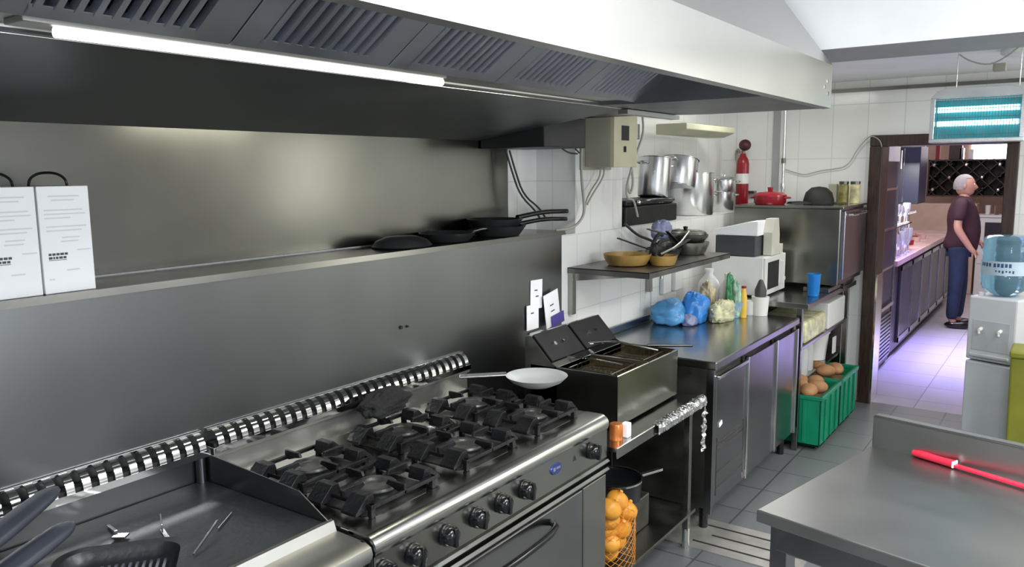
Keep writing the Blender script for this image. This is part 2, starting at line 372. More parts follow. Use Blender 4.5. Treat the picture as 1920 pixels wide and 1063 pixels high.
# doorway frame
fr = thing('door_1', 'dark brown wooden door frame around the opening to the bar', 'door frame', (-.81, YE, 0)); fr['kind'] = 'structure'
for nme, a, b in (('jamb', (DX0-.09, YE-.05, 0), (DX0, YE+.2, DZ)), ('jamb', (DX1, YE-.05, 0), (DX1+.075, YE+.2, DZ)), ('head', (DX0-.09, YE-.05, DZ), (DX1+.075, YE+.2, DZ+.08))):
    bx(nme, a, b, WOODK, fr, .006)
bx('edge_strip', (DX0-.004, YE-.045, 0), (DX0+.012, YE+.16, 1.0), CHROME, fr, .001, 'bright metal kick strip')

# steel cladding
q = MB(); q.box((-2.118, -1.2, .6), (-2.104, 3.42, 1.488)); lp = q.build('splashback_panel', S_PANEL, bevel=.001)
tag(lp, 'large brushed steel splashback panel below the ledge behind the range', 'splashback')
q = MB(); q.cyl((-2.105, 2.235, 1.205), (-2.098, 2.235, 1.205), .007); q.build('fixing_hole', BLKMT, lp, label='small dark fixing hole')
q = MB(); q.cyl((-2.105, 2.27, 1.203), (-2.098, 2.27, 1.203), .005); q.build('fixing_hole', BLKMT, lp, label='small dark fixing hole')
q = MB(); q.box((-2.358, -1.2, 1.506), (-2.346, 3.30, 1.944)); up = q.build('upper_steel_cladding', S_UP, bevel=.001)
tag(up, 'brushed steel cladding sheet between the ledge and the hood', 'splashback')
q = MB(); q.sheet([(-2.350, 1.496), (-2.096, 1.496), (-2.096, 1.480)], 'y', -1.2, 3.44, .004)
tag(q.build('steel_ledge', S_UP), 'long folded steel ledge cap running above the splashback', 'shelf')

# ------------------------------------------------------------------ extractor hood
hd = thing('extractor_hood', 'long brushed steel extractor hood over the cooking line', 'extractor hood', (-1.5, 1.5, 2.05))
Y0, Y1, YF = -.75, 3.6, 2.83
q = MB(); q.sheet([(-.915, 2.05), (-.885, 2.05), (-.885, 2.225), (-.93, 2.285), (-1.11, 2.53), (-1.38, 2.905)], 'y', Y0, Y1, .003)
q.build('front_canopy', S_HOOD, hd, smooth=20)
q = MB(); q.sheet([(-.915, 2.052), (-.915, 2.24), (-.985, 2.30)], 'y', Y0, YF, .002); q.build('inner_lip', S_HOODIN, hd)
q = MB(); q.prism([(-.888, 2.052), (-.888, 2.222), (-.93, 2.282), (-1.38, 2.9), (-2.35, 2.9), (-2.35, 2.06), (-2.0, 2.06)], 'y', Y1-.006, Y1); q.build('end_panel', S_HOOD, hd)
for y, z in ((3.49, 2.13), (3.53, 2.155), (3.545, 2.105)):
    q = MB(); q.cyl((-.884, y, z), (-.8795, y, z), .009, n=12); q.build('catch', CHROME, hd, label='small bright catch')
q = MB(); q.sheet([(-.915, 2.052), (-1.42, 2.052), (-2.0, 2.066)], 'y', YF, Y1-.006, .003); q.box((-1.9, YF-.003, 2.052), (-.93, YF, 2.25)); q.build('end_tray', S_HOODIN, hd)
# back slope
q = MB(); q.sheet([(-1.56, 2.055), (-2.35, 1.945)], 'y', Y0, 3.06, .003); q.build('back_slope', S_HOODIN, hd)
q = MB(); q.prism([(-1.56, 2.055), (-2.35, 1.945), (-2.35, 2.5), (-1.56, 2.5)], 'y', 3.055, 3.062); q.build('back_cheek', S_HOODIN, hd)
# gutter
q = MB(); q.sheet([(-1.415, 2.06), (-1.43, 2.068), (-1.57, 2.068), (-1.575, 2.05)], 'y', Y0, YF+.2, .003); q.build('grease_gutter', S_HOOD, hd)
q = MB(); q.box((-1.60, 3.05, 2.03), (-1.555, 3.58, 2.048)); q.build('rear_rail', S_HOOD, hd)
# filters: frame with nine baffle ribs each
A33 = math.radians(33); fdx, fdz = math.cos(A33), math.sin(A33)
R33 = Matrix(((fdx, 0, -fdz), (0, 1, 0), (fdz, 0, fdx)))
def filt(y0):
    f = MB(); f.obox((.27, .225, 0), (.54, .445, .004), M=None)
    return f
def make_filter(y0, n=9):
    def T(q):
        for v in q.bm.verts: v.co = (R33 @ v.co)+Vector((-1.415, y0, 2.055))
        return q
    q = MB(); q.box((0, .003, .02), (.49, .447, .024)); T(q); o = q.build('filter', BLKMT, hd)
    q = MB()
    q.box((0, .002, 0), (.49, .065, .02)); q.box((0, .375, 0), (.49, .448, .02)); q.box((0, .06, 0), (.03, .38, .018)); q.box((.45, .06, 0), (.49, .38, .018))
    T(q); q.build('frame', S_FILT, o, .001)
    q = MB()
    for i in range(n+1):
        y = .075+i*.0325; q.prism([(y-.010, .012), (y-.006, -.003), (y+.006, -.003), (y+.010, .012)], 'x', .025, .46)
    T(q); q.build('baffle', S_FILT, o)
for k in range(-3, 5): make_filter(.58+.45*k)
# glowing strip that stands in for a reflection under the gutter
lm = thing('hood_glint', 'long bright reflection along the hood gutter, built as a glowing strip', 'lamp', (-1.49, 1.1, 2.03))
q = MB(); q.box((-1.525, .66, 2.055), (-1.455, 1.76, 2.066)); q.build('glint_base', S_HOOD, lm, .002)
q = MB(); q.cyl((-1.475, .72, 2.046), (-1.475, 1.76, 2.046), .010); q.build('tube', GLINT, lm, smooth=30)
# duct box behind
q = MB(); q.box((-2.34, 3.07, 1.905), (-1.98, 3.44, 2.045)); tag(q.build('duct_box', mat('matt_dark_steel', (.02, .02, .022), .45, .3, var=.1), bevel=.004), 'dark steel duct box against the wall under the hood end', 'duct')  # matt dark painted steel

# ------------------------------------------------------------------ gas range
rg = thing('gas_range', 'six burner stainless gas range with oven and black knobs', 'stove', (-1.75, 2.0, 0))
RY0, RY1 = 1.365, 2.605; XF = -1.40
q = MB(); q.box((-2.09, RY0, .12), (XF-.03, RY1, .70)); q.box((-2.04, RY0+.004, .70), (XF-.07, RY1-.004, .865)); q.build('body', S_RANGE, rg, .003)
for x in (-1.98, -1.5):
    for y in (RY0+.07, RY1-.07): q = MB(); q.cyl((x, y, 0), (x, y, .12), .025); q.build('leg', CHROME, rg, smooth=30)
q = MB(); q.prism([(XF-.075, .70), (XF-.02, .70), (XF, .715), (XF, .838), (XF-.075, .838)], 'y', RY0, RY1); q.build('control_panel', S_RANGE, rg, .002)
# rolled front rail
pf = [(XF-.09, .838)] + [(XF-.028+.036*math.cos(a), .846+.034*math.sin(a)) for a in [math.radians(t) for t in (-60, -30, 0, 25, 50, 75, 90)]] + [(XF-.075, .879), (XF-.09, .879)]
q = MB(); q.prism(pf, 'y', RY0, RY1); q.build('front_rail', S_RAIL, rg, smooth=35)
q = MB(); q.box((-2.09, RY0, .865), (XF-.07, RY1, .878)); q.build('cooktop', S_RANGE, rg, .003)
# back upstand with small box lip
q = MB(); q.box((-2.095, RY0, .86), (-2.075, RY1, .975)); q.box((-2.095, RY0, .955), (-2.06, RY1, .985)); q.build('back_upstand', S_HOOD, rg, .002)
def vent(parent, y0, y1, nm_='flue_grille', zz=.985):
    q = MB(); q.box((-2.096, y0, zz-.02), (-2.066, y1, zz+.012)); q.build('flue', BLKMT, parent)
    q = MB(); n = int((y1-y0)/.0425)
    pitch = (y1-y0)/n
    arc = [(-2.058-.04*(1-math.cos(a)), zz+.05*math.sin(a)) for a in [math.radians(t) for t in range(0, 91, 10)]]
    for i in range(n):
        y = y0+(i+.25)*pitch
        q.sheet(arc, 'y', y, y+pitch*.5, .0018)
    q.box((-2.062, y0, zz-.016), (-2.054, y1, zz+.004)); q.box((-2.100, y0, zz+.047), (-2.094, y1, zz+.053))
    q.build(nm_, CHROME, parent, smooth=40)
vent(rg, RY0+.005, RY1)
BX, BY = (-1.60, -1.875), (1.575, 1.985, 2.385)
for by in BY:
    for bx_ in BX:
        q = MB(); hx, hy = .118, .135
        q.prism([(bx_-hx, by-hy), (bx_+hx-.04, by-hy), (bx_+hx, by-hy+.05), (bx_+hx, by+hy-.05), (bx_+hx-.04, by+hy), (bx_-hx, by+hy)], 'z', .877, .881); t_ = q.build('drip_tray', ENAM, rg, .003)
        q = MB(); q.lathe([(.0, .881), (.072, .881), (.068, .893), (.058, .899), (.0, .899)], (bx_, by, 0)); bb = q.build('burner', IRON, rg, smooth=40)
        q = MB(); q.lathe([(.0, .899), (.060, .899), (.063, .904), (.061, .911), (.050, .914), (.040, .912), (.034, .906), (.0, .905)], (bx_, by, 0)); q.build('burner_cap', BURN, bb, smooth=40, label='ring shaped burner cap')
        q = MB(); H = .934
        for s in (-1, 1):
            q.box((bx_-.118, by+s*.128-.006, .905), (bx_+.118, by+s*.128+.006, .917))
            q.box((bx_+s*.112-.006, by-.128, .905), (bx_+s*.112+.006, by+.128, .917))
            for t in (-1, 1): q.box((bx_+s*.108-.008, by+t*.124-.008, .879), (bx_+s*.108+.008, by+t*.124+.008, .917))
        for a in range(4):
            M = Matrix.Rotation(a*PI/2, 3, 'Z')
            k0 = len(q.bm.verts); e = .118 if a % 2 == 0 else .132
            q.prism([(.045, .920), (.052, H), (e, H), (e, .905), (.10, .905), (.065, .916)], 'y', -.005, .005)
            q.bm.verts.ensure_lookup_table()
            for v in q.bm.verts[k0:]: v.co = M @ v.co+Vector((bx_, by, 0))
        for t in (-1, 1):
            for ox in (-.068, .068):
                q.prism([(by+t*.095, .904), (by+t*.172, .892), (by+t*.172, .900), (by+t*.130, .938), (by+t*.105, .938)], 'x', bx_+ox-.030, bx_+ox+.030)
        q.build('grate', IRON, rg, .002)
for ky in (1.38+.0, 1.508, 1.647, 1.787, 1.911, 2.041, 2.476):
    ky = max(ky, RY0+.055)
    if ky == RY0+.055: ky = RY0+.0  # first knob sits right at the left end
    if ky <= RY0: ky = RY0+.03
    q = MB(); K = Matrix.Rotation(PI/2, 3, 'Y')
    q.lathe([(0, .0), (.030, .0), (.032, .008), (.030, .014), (.029, .026), (.022, .036), (.012, .040), (0, .041)], (XF, ky, .778), M=K, n=24)
    q.obox((XF+.032, ky, .778), (.022, .013, .056), (math.radians(random.uniform(-6, 6)), 0, 0))
    q.build('knob', BLKPL, rg, .002, smooth=35)
q = MB(); q.lathe([(0, 0), (.021, 0), (.019, .005), (0, .005)], (XF, 2.235, .786), M=Matrix.Rotation(PI/2, 3, 'Y')@Matrix.Scale(1.7, 3, Vector((0, 1, 0))), n=24); bd = q.build('badge', BADGE, rg, label='small blue oval badge')
q = MB(); q.box((XF+.005, 2.212, .781), (XF+.0062, 2.226, .793)); q.box((XF+.005, 2.231, .784), (XF+.0062, 2.257, .791)); q.build('badge_lettering', CHROME, bd)
q = MB(); q.prism([(2.35, .776), (2.372, .776), (2.361, .796)], 'x', XF, XF+.002); q.build('warning_mark', BLKPL, rg, label='tiny black triangle mark')
# lower trim strips and oven door
for i, z in enumerate((.700, .668)):
    q = MB(); q.prism([(XF-.03, z-.014), (XF+.004, z-.010), (XF+.012, z), (XF+.004, z+.008), (XF-.03, z+.010)], 'y', RY0, RY1); q.build('trim_strip', S_RANGE, rg, smooth=35)
dr = MB(); dr.box((XF-.03, RY0+.02, .17), (XF-.002, 2.425, .645)); dr = dr.build('oven_door', S_DOOR, rg, .005)
q = MB(); q.tube([(XF, 1.62, .60), (XF+.045, 1.65, .60), (XF+.06, 1.9, .60), (XF+.045, 2.18, .60), (XF, 2.21, .60)], .012, 10, 2); q.build('handle', BLKPL, dr, smooth=60)
q = MB(); q.box((XF-.03, 2.432, .15), (XF-.004, RY1, .645)); q.build('side_stile', S_RANGE, rg, .003)

# ------------------------------------------------------------------ griddle
gd = thing('griddle', 'steel countertop griddle with black cooking plate and raised walls', 'griddle', (-1.75, .6, 0))
GY0, GY1 = -.35, 1.36
q = MB(); q.box((-2.09, GY0, .12), (XF-.03, GY1, .86)); q.build('body', S_RANGE, gd, .003)
for x in (-1.98, -1.5):
    for y in (GY0+.07, GY1-.07): q = MB(); q.cyl((x, y, 0), (x, y, .12), .025); q.build('leg', CHROME, gd, smooth=30)
q = MB(); q.box((-2.08, GY0+.01, .86), (-1.552, GY1-.02, .893)); q.build('cooking_plate', GRIDPL, gd, .004)
q = MB(); q.prism([(-2.09, .86), (-2.09, .980), (-1.65, .955), (-1.54, .897), (-1.54, .86)], 'y', GY1-.02, GY1-.016)
q.prism([(-2.09, .86), (-2.09, .980), (-1.65, .955), (-1.54, .897), (-1.54, .86)], 'y', GY0, GY0+.004)
q.cyl((-2.068, GY1-.036, .885), (-2.068, GY1-.036, .97), .014)
q.box((-2.09, GY0, .86), (-2.084, GY1-.016, .981)); q.build('splash_wall', S_PANEL, gd, .001)
q = MB(); q.prism([(-1.552, .86), (-1.552, .893), (-1.546, .898), (-1.536, .896), (-1.526, .870), (-1.46, .868), (-1.42, .866), (-1.40, .858), (-1.395, .84), (-1.40, .82), (-1.44, .82), (-1.44, .86)], 'y', GY0, GY1-.004); q.build('front_rail', S_HOOD, gd, smooth=30)
q = MB(); q.box((XF-.06, GY0, .70), (XF-.01, GY1-.004, .82)); q.build('control_panel', S_RANGE, gd, .003)
vent(gd, GY0, GY1-.01)
q = MB()
q.tube([(-1.46, GY1-.004, .85), (-1.43, GY1-.004, .868), (-1.405, GY1-.004, .845), (-1.40, GY1-.004, .80)], .006, 8, 2); q.build('rubber_edge', BLKPL, gd)
# ------------------------------------------------------------------ fryer stand, fryers
st = thing('fryer_stand', 'low open steel stand carrying the fryers, front edge wrapped in foil', 'stand', (-1.7, 3.05, 0))
q = MB(); q.box((-2.03, 2.635, .725), (-1.375, 3.49, .742)); q.box((-1.378, 2.635, .70), (-1.372, 3.49, .742)); q.build('top', S_TOP, st, .002)
q = MB()
rr = random.Random(3); n = 80
vs = []
for i in range(n+1):
    y = 2.98+.525*i/n
    vs.append([q.bm.verts.new((-1.365+rr.uniform(-.004, .004)+dx, y, z+rr.uniform(-.004, .003))) for dx, z in ((-.025, .7455), (-.01, .746), (.004, .744), (.010, .728), (.008, .705), (-.004, .695))])
for A, B in zip(vs, vs[1:]):
    for a, b, c, d in zip(A, A[1:], B[1:], B): q.bm.faces.new((a, b, c, d))
q.build('foil_edge', FOIL, st, label='crumpled foil folded over the front edge').modifiers.new('t', 'SOLIDIFY').thickness = .002
for x, y in ((-1.98, 2.68), (-1.98, 3.44), (-1.62, 2.66), (-1.42, 3.44)):
    bx('leg', (x-.015, y-.015, .09), (x+.015, y+.015, .725), S_RANGE, st); o = MB(); o.cyl((x, y, 0), (x, y, .1), .018); o.build('foot', CHROME, st, smooth=30)
bx('lower_shelf', (-2.02, 2.65, .175), (-1.39, 3.48, .19), S_DARK, st)
bx('side_sheet', (-2.02, 3.40, .19), (-1.80, 3.404, .72), S_DARK, st)
bx('back_sheet', (-2.025, 2.65, .19), (-2.02, 3.48, .72), S_DARK, st)
# hanging foil strip
q = MB()
vs = []
for i in range(26):
    z = .742-.26*i/25
    vs.append([q.bm.verts.new((-1.362+rr.uniform(-.008, .008), 3.485+u*(.020+.008*math.sin(i))+rr.uniform(-.004, .004), z)) for u in (-1, 0, 1)])
for A, B in zip(vs, vs[1:]):
    for a, b, c, d in zip(A, A[1:], B[1:], B): q.bm.faces.new((a, b, c, d))
o = q.build('foil_strip', FOIL); o.modifiers.new('t', 'SOLIDIFY').thickness = .003
tag(o, 'crumpled aluminium foil strip hanging from the corner of the fryer stand', 'foil')

f = thing('deep_fryer', 'steel countertop twin tank deep fryer between the range and the counter', 'fryer', (-1.7, 3.13, .742))
a, b, zt, y0, y1, ym = -1.90, -1.475, .965, 2.83, 3.43, 3.128
q = MB(); t = .004
q.box((a, y0, .752), (b, y0+t, zt)); q.box((a, y1-t, .752), (b, y1, zt)); q.box((b-t, y0, .752), (b, y1, zt)); q.box((a, y0, .752), (a+t, y1, zt)); q.box((a, y0, .752), (b, y1, .756))
q.build('housing', S_FRY, f, .001)
for i, x in enumerate((a+.04, b-.05)):
    for y in (y0+.04, y1-.04): q = MB(); q.cyl((x, y, .742), (x, y, .753), .015, n=12); q.build('foot', BLKPL, f)
for (u0, u1) in ((y0, ym), (ym, y1)):
    q = MB()
    for s in ((a+.13, u0, b, u0+.008), (a+.13, u1-.008, b, u1), (b-.010, u0, b, u1), (a+.12, u0, a+.130, u1)): q.box((s[0], s[1], zt-.003), (s[2], s[3], zt+.004))
    q.build('rim', CHROME, f, .002)
    q = MB()
    for s in ((a+.135, u0+.012, b-.014, u0+.014), (a+.135, u1-.014, b-.014, u1-.012), (b-.016, u0+.012, b-.014, u1-.012), (a+.133, u0+.012, a+.135, u1-.012)): q.box((s[0], s[1], .80), (s[2], s[3], zt))
    q.box((a+.135, u0+.012, .80), (b-.014, u1-.012, .803))
    tk = q.build('tank', FRYB, f)
    q = MB(); q.box((a+.137, u0+.014, .925), (b-.016, u1-.014, .928)); q.build('oil', FRYOIL, tk)
    q = MB(); bx0, bx1, by0, by1 = a+.17, b-.05, u0+.04, u1-.04
    for z in (.962, .93): q.tube([(bx0, by0, z), (bx1, by0, z), (bx1, by1, z), (bx0, by1, z), (bx0, by0, z)], .0025, 6)
    for i in range(9): x = bx0+(bx1-bx0)*i/8; q.tube([(x, by0, .962), (x, by0, .93), (x, by1, .93), (x, by1, .962)], .0014, 5)
    for i in range(7): y = by0+(by1-by0)*i/6; q.tube([(bx0, y, .962), (bx0, y, .93), (bx1, y, .93), (bx1, y, .962)], .0014, 5)
    q.build('basket', S_FRY, tk)
    q = MB(); q.prism([(a-.03, .80), (a-.03, 1.085), (a+.0, 1.090), (a+.10, .985), (a+.135, .968), (a+.135, .80)], 'y', u0, u1-.002); hh = q.build('control_head', S_FRY, f, .002)
    q = MB(); q.prism([(a+.004, 1.090), (a+.103, .986), (a+.106, .990), (a+.008, 1.094)], 'y', u0+.012, u1-.010); q.build('control_face', BLKMT, hh)
    M = Matrix.Rotation(math.radians(47), 3, 'Y'); c = Vector((a+.058, (u0+u1)/2-.05, 1.04))
    q = MB(); q.lathe([(0, 0), (.011, 0), (.010, .012), (0, .012)], c, M=M, n=16); q.build('thermostat_knob', ALU, hh, smooth=40)
    q = MB(); q.cyl(c+Vector((0, .07, 0)), c+Vector((.008, .07, .010)), .005, n=10); q.build('switch', S_DARK, hh)
q = MB(); q.tube([(-1.84, 3.16, 1.0), (-1.7, 3.25, 1.012), (-1.53, 3.33, .975)], .005, 8); q.tube([(-1.86, 2.96, .985), (-1.66, 2.99, .985), (-1.55, 3.02, .97)], .004, 8)
k = MB(); k.bar((-1.60, 3.36, .985), (-1.42, 3.47, .985), .022, .010); tag(k.build('fryer_basket_handle', BLKPL, bevel=.003), 'black handle lying across the right fryer rim', 'handle')
tag(q.build('fryer_rod', CHROME), 'thin bright rods lying over the open fryer tanks', 'rod')
# orange and cream packet by the fryer corner
pk = thing('condiment_tin', 'copper coloured tin with a cream lid between range and fryer', 'tin', (-1.43, 2.735, .742))
q = MB(); q.lathe([(0, .742), (.026, .742), (.027, .75), (.027, .80), (.024, .806), (0, .806)], (-1.43, 2.735, 0)); q.build('tin_body', COPPER, pk, smooth=40)
q = MB(); q.box((-1.425, 2.765, .742), (-1.395, 2.80, .80)); o = q.build('paper_packet', PAPER, bevel=.004); tag(o, 'small cream paper packet beside the copper tin', 'packet')

# pot and onions on the lower shelf of the stand
po = thing('saucepan', 'black and chrome saucepan under the fryer stand', 'saucepan', (-1.58, 2.92, .25))
q = MB(); q.lathe([(0, .30), (.105, .30), (.125, .315), (.13, .40), (.126, .40), (.12, .318), (.1, .308), (0, .308)], (-1.60, 3.03, .045)); q.build('pan_body', PANBLK, po, smooth=40)
q = MB(); q.lathe([(.127, .396), (.135, .40), (.135, .408), (.127, .408)], (-1.60, 3.03, .045)); q.build('rim', CHROME, po, smooth=40)
q = MB(); q.bar((-1.52, 3.13, .44), (-1.46, 3.24, .45), .022, .012); q.build('handle', CHROME, po, .003)
q = MB(); q.box((-1.74, 2.93, .192), (-1.50, 3.20, .343)); o = q.build('steel_box', S_DARK, bevel=.006); tag(o, 'dark steel box under the black saucepan', 'box')
oc = [(-1.42, 2.70, .315), (-1.44, 2.77, .30), (-1.40, 2.725, .25), (-1.415, 2.79, .235), (-1.40, 2.71, .185), (-1.43, 2.775, .165), (-1.40, 2.705, .12), (-1.42, 2.78, .095), (-1.405, 2.73, .06)]
ptx = Vector((0, 0, 0))
on = None
labs = ['topmost yellow onion in the hanging net', 'onion at the top right of the net, below the saucepan', 'second row left onion in the net', 'second row right onion in the net', 'middle left onion in the net', 'middle right onion in the net', 'lower left onion in the net', 'lower right onion in the net', 'bottommost onion in the net near the floor']
for i, c in enumerate(oc):
    c = Vector(((c[0]+1.41)*1.0-1.44, (c[1]-2.745)*1.55+2.755, (c[2]-.06)*.78+.235))
    if on is None:
        q = MB(); q.lathe([(0, -.036), (.012, -.037), (.034, -.02), (.042, .0), (.038, .018), (.018, .034), (.007, .042), (.006, .050), (0, .052)]); on = q.build('onion', ONION, smooth=60); o = on
    else: o = on.copy(); COL.objects.link(o)
    place(o, c+Vector((0, 0, .0)), rz=i, rx=.5*math.sin(i*2.1), ry=.6*math.cos(i*1.3)); tag(o, labs[i], 'onion', 'yellow onions in the net bag')
    s_ = 1.1+.1*math.sin(i*3); o.scale = (s_, s_, s_)
q = MB()
NETM = mat('orange_net', (.75, .3, .03), .5, var=.05)
for a in range(14):
    t0 = 2*PI*a/14
    q.tube([(-1.44+.066*math.cos(t0+.5*k)*(1 if k < 8 else .6), 2.765+.115*math.sin(t0+.5*k)*(1 if k < 8 else .6), .194+.032*k) for k in range(9)], .0010, 4)
    q.tube([(-1.44+.066*math.cos(t0-.5*k)*(1 if k < 8 else .6), 2.765+.115*math.sin(t0-.5*k)*(1 if k < 8 else .6), .194+.032*k) for k in range(9)], .0010, 4)
tag(q.build('net_bag', NETM), 'tall orange net bag of onions beside the range', 'bag')

# ------------------------------------------------------------------ things on the range and griddle
sk = thing('frying_pan', 'bright polished frying pan on the far rear burner of the range', 'frying pan', (-1.71, 2.66, .938))
q = MB(); q.lathe([(0, .950), (.06, .952), (.100, .966), (.122, .984), (.125, .984), (.103, .962), (.062, .943), (0, .942)], (-1.73, 2.62, 0), n=40); q.build('pan_body', POLPAN, sk, smooth=50)
q = MB(); q.bar((-1.845, 2.57, .984), (-2.00, 2.46, .975), .05, .007); q.build('handle', ALU, sk, .002)
q = MB()
o = crumple('scouring_cloth', (-2.0, 2.03, .936), (.10, .22, .085), FABK, 3, .3, .2, rz=.1); tag(o, 'blackened crumpled cloth resting against the back of the range', 'cloth')
# three small utensils on the plate
def utensil(nm_, pts, wd, lab, tip=None):
    q = MB(); z = .897
    for (a, b, w_, h_) in pts: q.bar((*a, z), (*b, z+h_), w_, .003)
    if tip: q.obox((*tip, z+.004), (.034, .026, .005), (0, 0, .6))
    tag(q.build(nm_, CHROME, bevel=.001), lab, 'utensil')
utensil('small_spatula', [((-2.00, 1.005), (-1.925, .985), .008, .012)], .01, 'short bright spatula lying nearest the vent on the griddle', (-1.905, .985))
utensil('skewer', [((-1.95, 1.12), (-1.86, 1.07), .004, .012), ((-1.86, 1.07), (-1.73, 1.022), .011, .006)], .01, 'bright steel skewer lying in the middle of the griddle plate')
utensil('tongs_arm', [((-1.67, 1.035), (-1.745, 1.155), .006, .022), ((-1.745, 1.155), (-1.80, 1.235), .004, -.0)], .01, 'thin steel tong arm pointing to the griddle corner')
# ribbed grill pan
gp = thing('grill_pan', 'black ribbed grill pan on the griddle at the bottom of the view', 'grill pan', (-1.66, .86, .9))
C0 = Vector((-1.66, .84, 0))
def rr_ring(hx, hy, r, z, n=8):
    pts = []
    for cx, cy, a0 in ((hx-r, hy-r, 0), (-hx+r, hy-r, 90), (-hx+r, -hy+r, 180), (hx-r, -hy+r, 270)):
        for i in range(n+1):
            a = math.radians(a0+90*i/n); pts.append(Vector((cx+r*math.cos(a), cy+r*math.sin(a), z)))
    return pts
q = MB(); Rz = Matrix.Rotation(math.radians(-38), 3, 'Z')
rings = []
for hx, hy, r, z in ((.11, .10, .05, .896), (.135, .125, .06, .915), (.15, .14, .065, .935), (.152, .142, .065, .94), (.135, .125, .055, .938), (.125, .115, .05, .912), (.11, .10, .045, .903)):
    rings.append([q.bm.verts.new(Rz @ p+C0) for p in rr_ring(hx, hy, r, z)])
for A, B in zip(rings, rings[1:]):
    n = len(A)
    for i in range(n): q.bm.faces.new((A[i], A[(i+1) % n], B[(i+1) % n], B[i]))
q.bm.faces.new(rings[0][::-1]); q.bm.faces.new(rings[-1]); q.build('pan_body', PANBLK, gp, smooth=40)
q = MB()
for i in range(13):
    y = -.09+i*.015; a = Rz @ Vector((-.10, y, .908)); b = Rz @ Vector((.10, y, .908))
    q.bar(a+C0, b+C0, .006, .008)
q.build('ribs', S_FILT, gp)
q = MB(); q.tube([Rz @ Vector(p)+C0 for p in ((.13, .13, .935), (.17, .18, .95), (.20, .22, .952), (.22, .25, .94))], .018, 10, 2)
def big_handle(name, p0, p1, r, lab):
    t = thing(name, lab, 'frying pan', (p0[0], p0[1], .897))
    p0, p1 = Vector(p0), Vector(p1); d = (p1-p0).normalized(); side = Vector((d.y, -d.x, 0)).normalized()
    q = MB(); k = []
    N = 26
    for i in range(N+1):
        u = i/N; w_ = r*(.55+.45*math.sin(PI*min(1, .25+u*.62)))*(math.sqrt(max(0.02, 1-((u-.82)/.18)**2)) if u > .82 else 1)
        c = p0.lerp(p1, u); n = d.cross(side)
        k.append([q.bm.verts.new(c+side*w_*math.cos(2*PI*j/14)+n*w_*.55*math.sin(2*PI*j/14)) for j in range(14)])
    for A, B in zip(k, k[1:]):
        for j in range(14): q.bm.faces.new((A[j], A[(j+1) % 14], B[(j+1) % 14], B[j]))
    q.bm.faces.new(k[0]); q.bm.faces.new(k[-1]); q.build('handle', HANDLE, t, smooth=50)
    return t, d
t1, d1 = big_handle('frying_pan', (-1.82, .60, 1.005), (-1.99, .885, 1.045), .034, 'frying pan whose thick upper handle points along the griddle')
q = MB(); c = Vector((-1.73, .44, 0)); q.lathe([(0, .955), (.10, .955), (.15, 1.0), (.153, 1.0), (.105, .948), (0, .948)], c, n=36); q.build('pan_body', PANBLK, t1, smooth=40)
t2, d2 = big_handle('frying_pan', (-1.77, .60, .955), (-1.905, .875, .98), .036, 'lower frying pan with a dark handle, stacked beneath another')
q = MB(); q.lathe([(0, .90), (.10, .90), (.145, .94), (.148, .94), (.105, .895), (0, .895)], Vector((-1.68, .42, 0)), n=36); q.build('pan_body', PANBLK, t2, smooth=40)

# ------------------------------------------------------------------ on the steel ledge
def carton(y0, y1, lab):
    c = thing('carton', lab, 'box', (-2.2, (y0+y1)/2, 1.487), 'white cartons on the steel ledge')
    x0, x1, z0, z1 = -2.30, -2.115, 1.5005, 1.772
    bx('box_body', (x0, y0, z0), (x1, y1, z1), PAPER, c, .002)
    q = MB(); w_ = y1-y0; X = x1+.0006
    r2 = random.Random(5)
    for j, (z, a, b) in enumerate(((1.745, .2, .8), (1.735, .25, .7), (1.710, .1, .85), (1.700, .1, .9), (1.690, .1, .6), (1.668, .12, .9), (1.658, .12, .8), (1.640, .4, .75), (1.630, .38, .72), (1.606, .68, .95), (1.535, .1, .2), (1.556, .45, .7))):
        q.box((X-.0004, y0+w_*a, z), (X, y0+w_*b, z+.0035))
    q.build('faint_printing', PAPERG, c)
    q = MB()
    for z in (1.597, 1.588):
        y = y0+w_*.12
        while y < y0+w_*.46: dy = r2.uniform(.004, .009); q.box((X-.0004, y, z), (X, y+dy, z+.006)); y += dy+.002
    q.box((X-.0004, y0+w_*.12, 1.5845), (X, y0+w_*.46, 1.586)); q.build('dark_printing', PAPERK, c)
    q = MB(); ym = (y0+y1)/2
    q.tube([(-2.19, ym-.048, 1.772), (-2.19, ym-.044, 1.792), (-2.19, ym-.02, 1.806), (-2.19, ym+.02, 1.806), (-2.19, ym+.044, 1.792), (-2.19, ym+.048, 1.772)], .0035, 8, 2); q.build('handle', BLKPL, c)
carton(.955, 1.083, 'right of two white cartons with a black loop handle')
carton(.822, .950, 'left of two white cartons, cut by the edge of the photo')
def ledge_pan(name, c, r, zb, h, hd0, hd1, lab, hr=.012):
    t = thing(name, lab, 'frying pan', (c[0], c[1], zb), 'black frying pans on the steel ledge')
    q = MB(); q.lathe([(0, zb+.002), (r*.72, zb+.002), (r*.95, zb+h), (r, zb+h), (r*.97, zb+h-.006), (r*.76, zb-.0), (0, zb-.0)], (c[0], c[1], 0), n=36); q.build('pan_body', PANBLK, t, smooth=40)
    q = MB(); q.tube([hd0, (Vector(hd0)+Vector(hd1))/2+Vector((0, 0, .012)), hd1], hr, 10, 2); q.build('handle', BLKPL, t, smooth=60)
    return t
ledge_pan('frying_pan', (-2.215, 2.66), .125, 1.503, .036, (-2.20, 2.78, 1.53), (-2.17, 2.98, 1.535), 'black frying pan at the left of the row on the ledge')
ledge_pan('frying_pan', (-2.21, 3.02), .135, 1.503, .045, (-2.18, 3.15, 1.548), (-2.14, 3.52, 1.553), 'lower black frying pan near the pier, straight handle', .011)
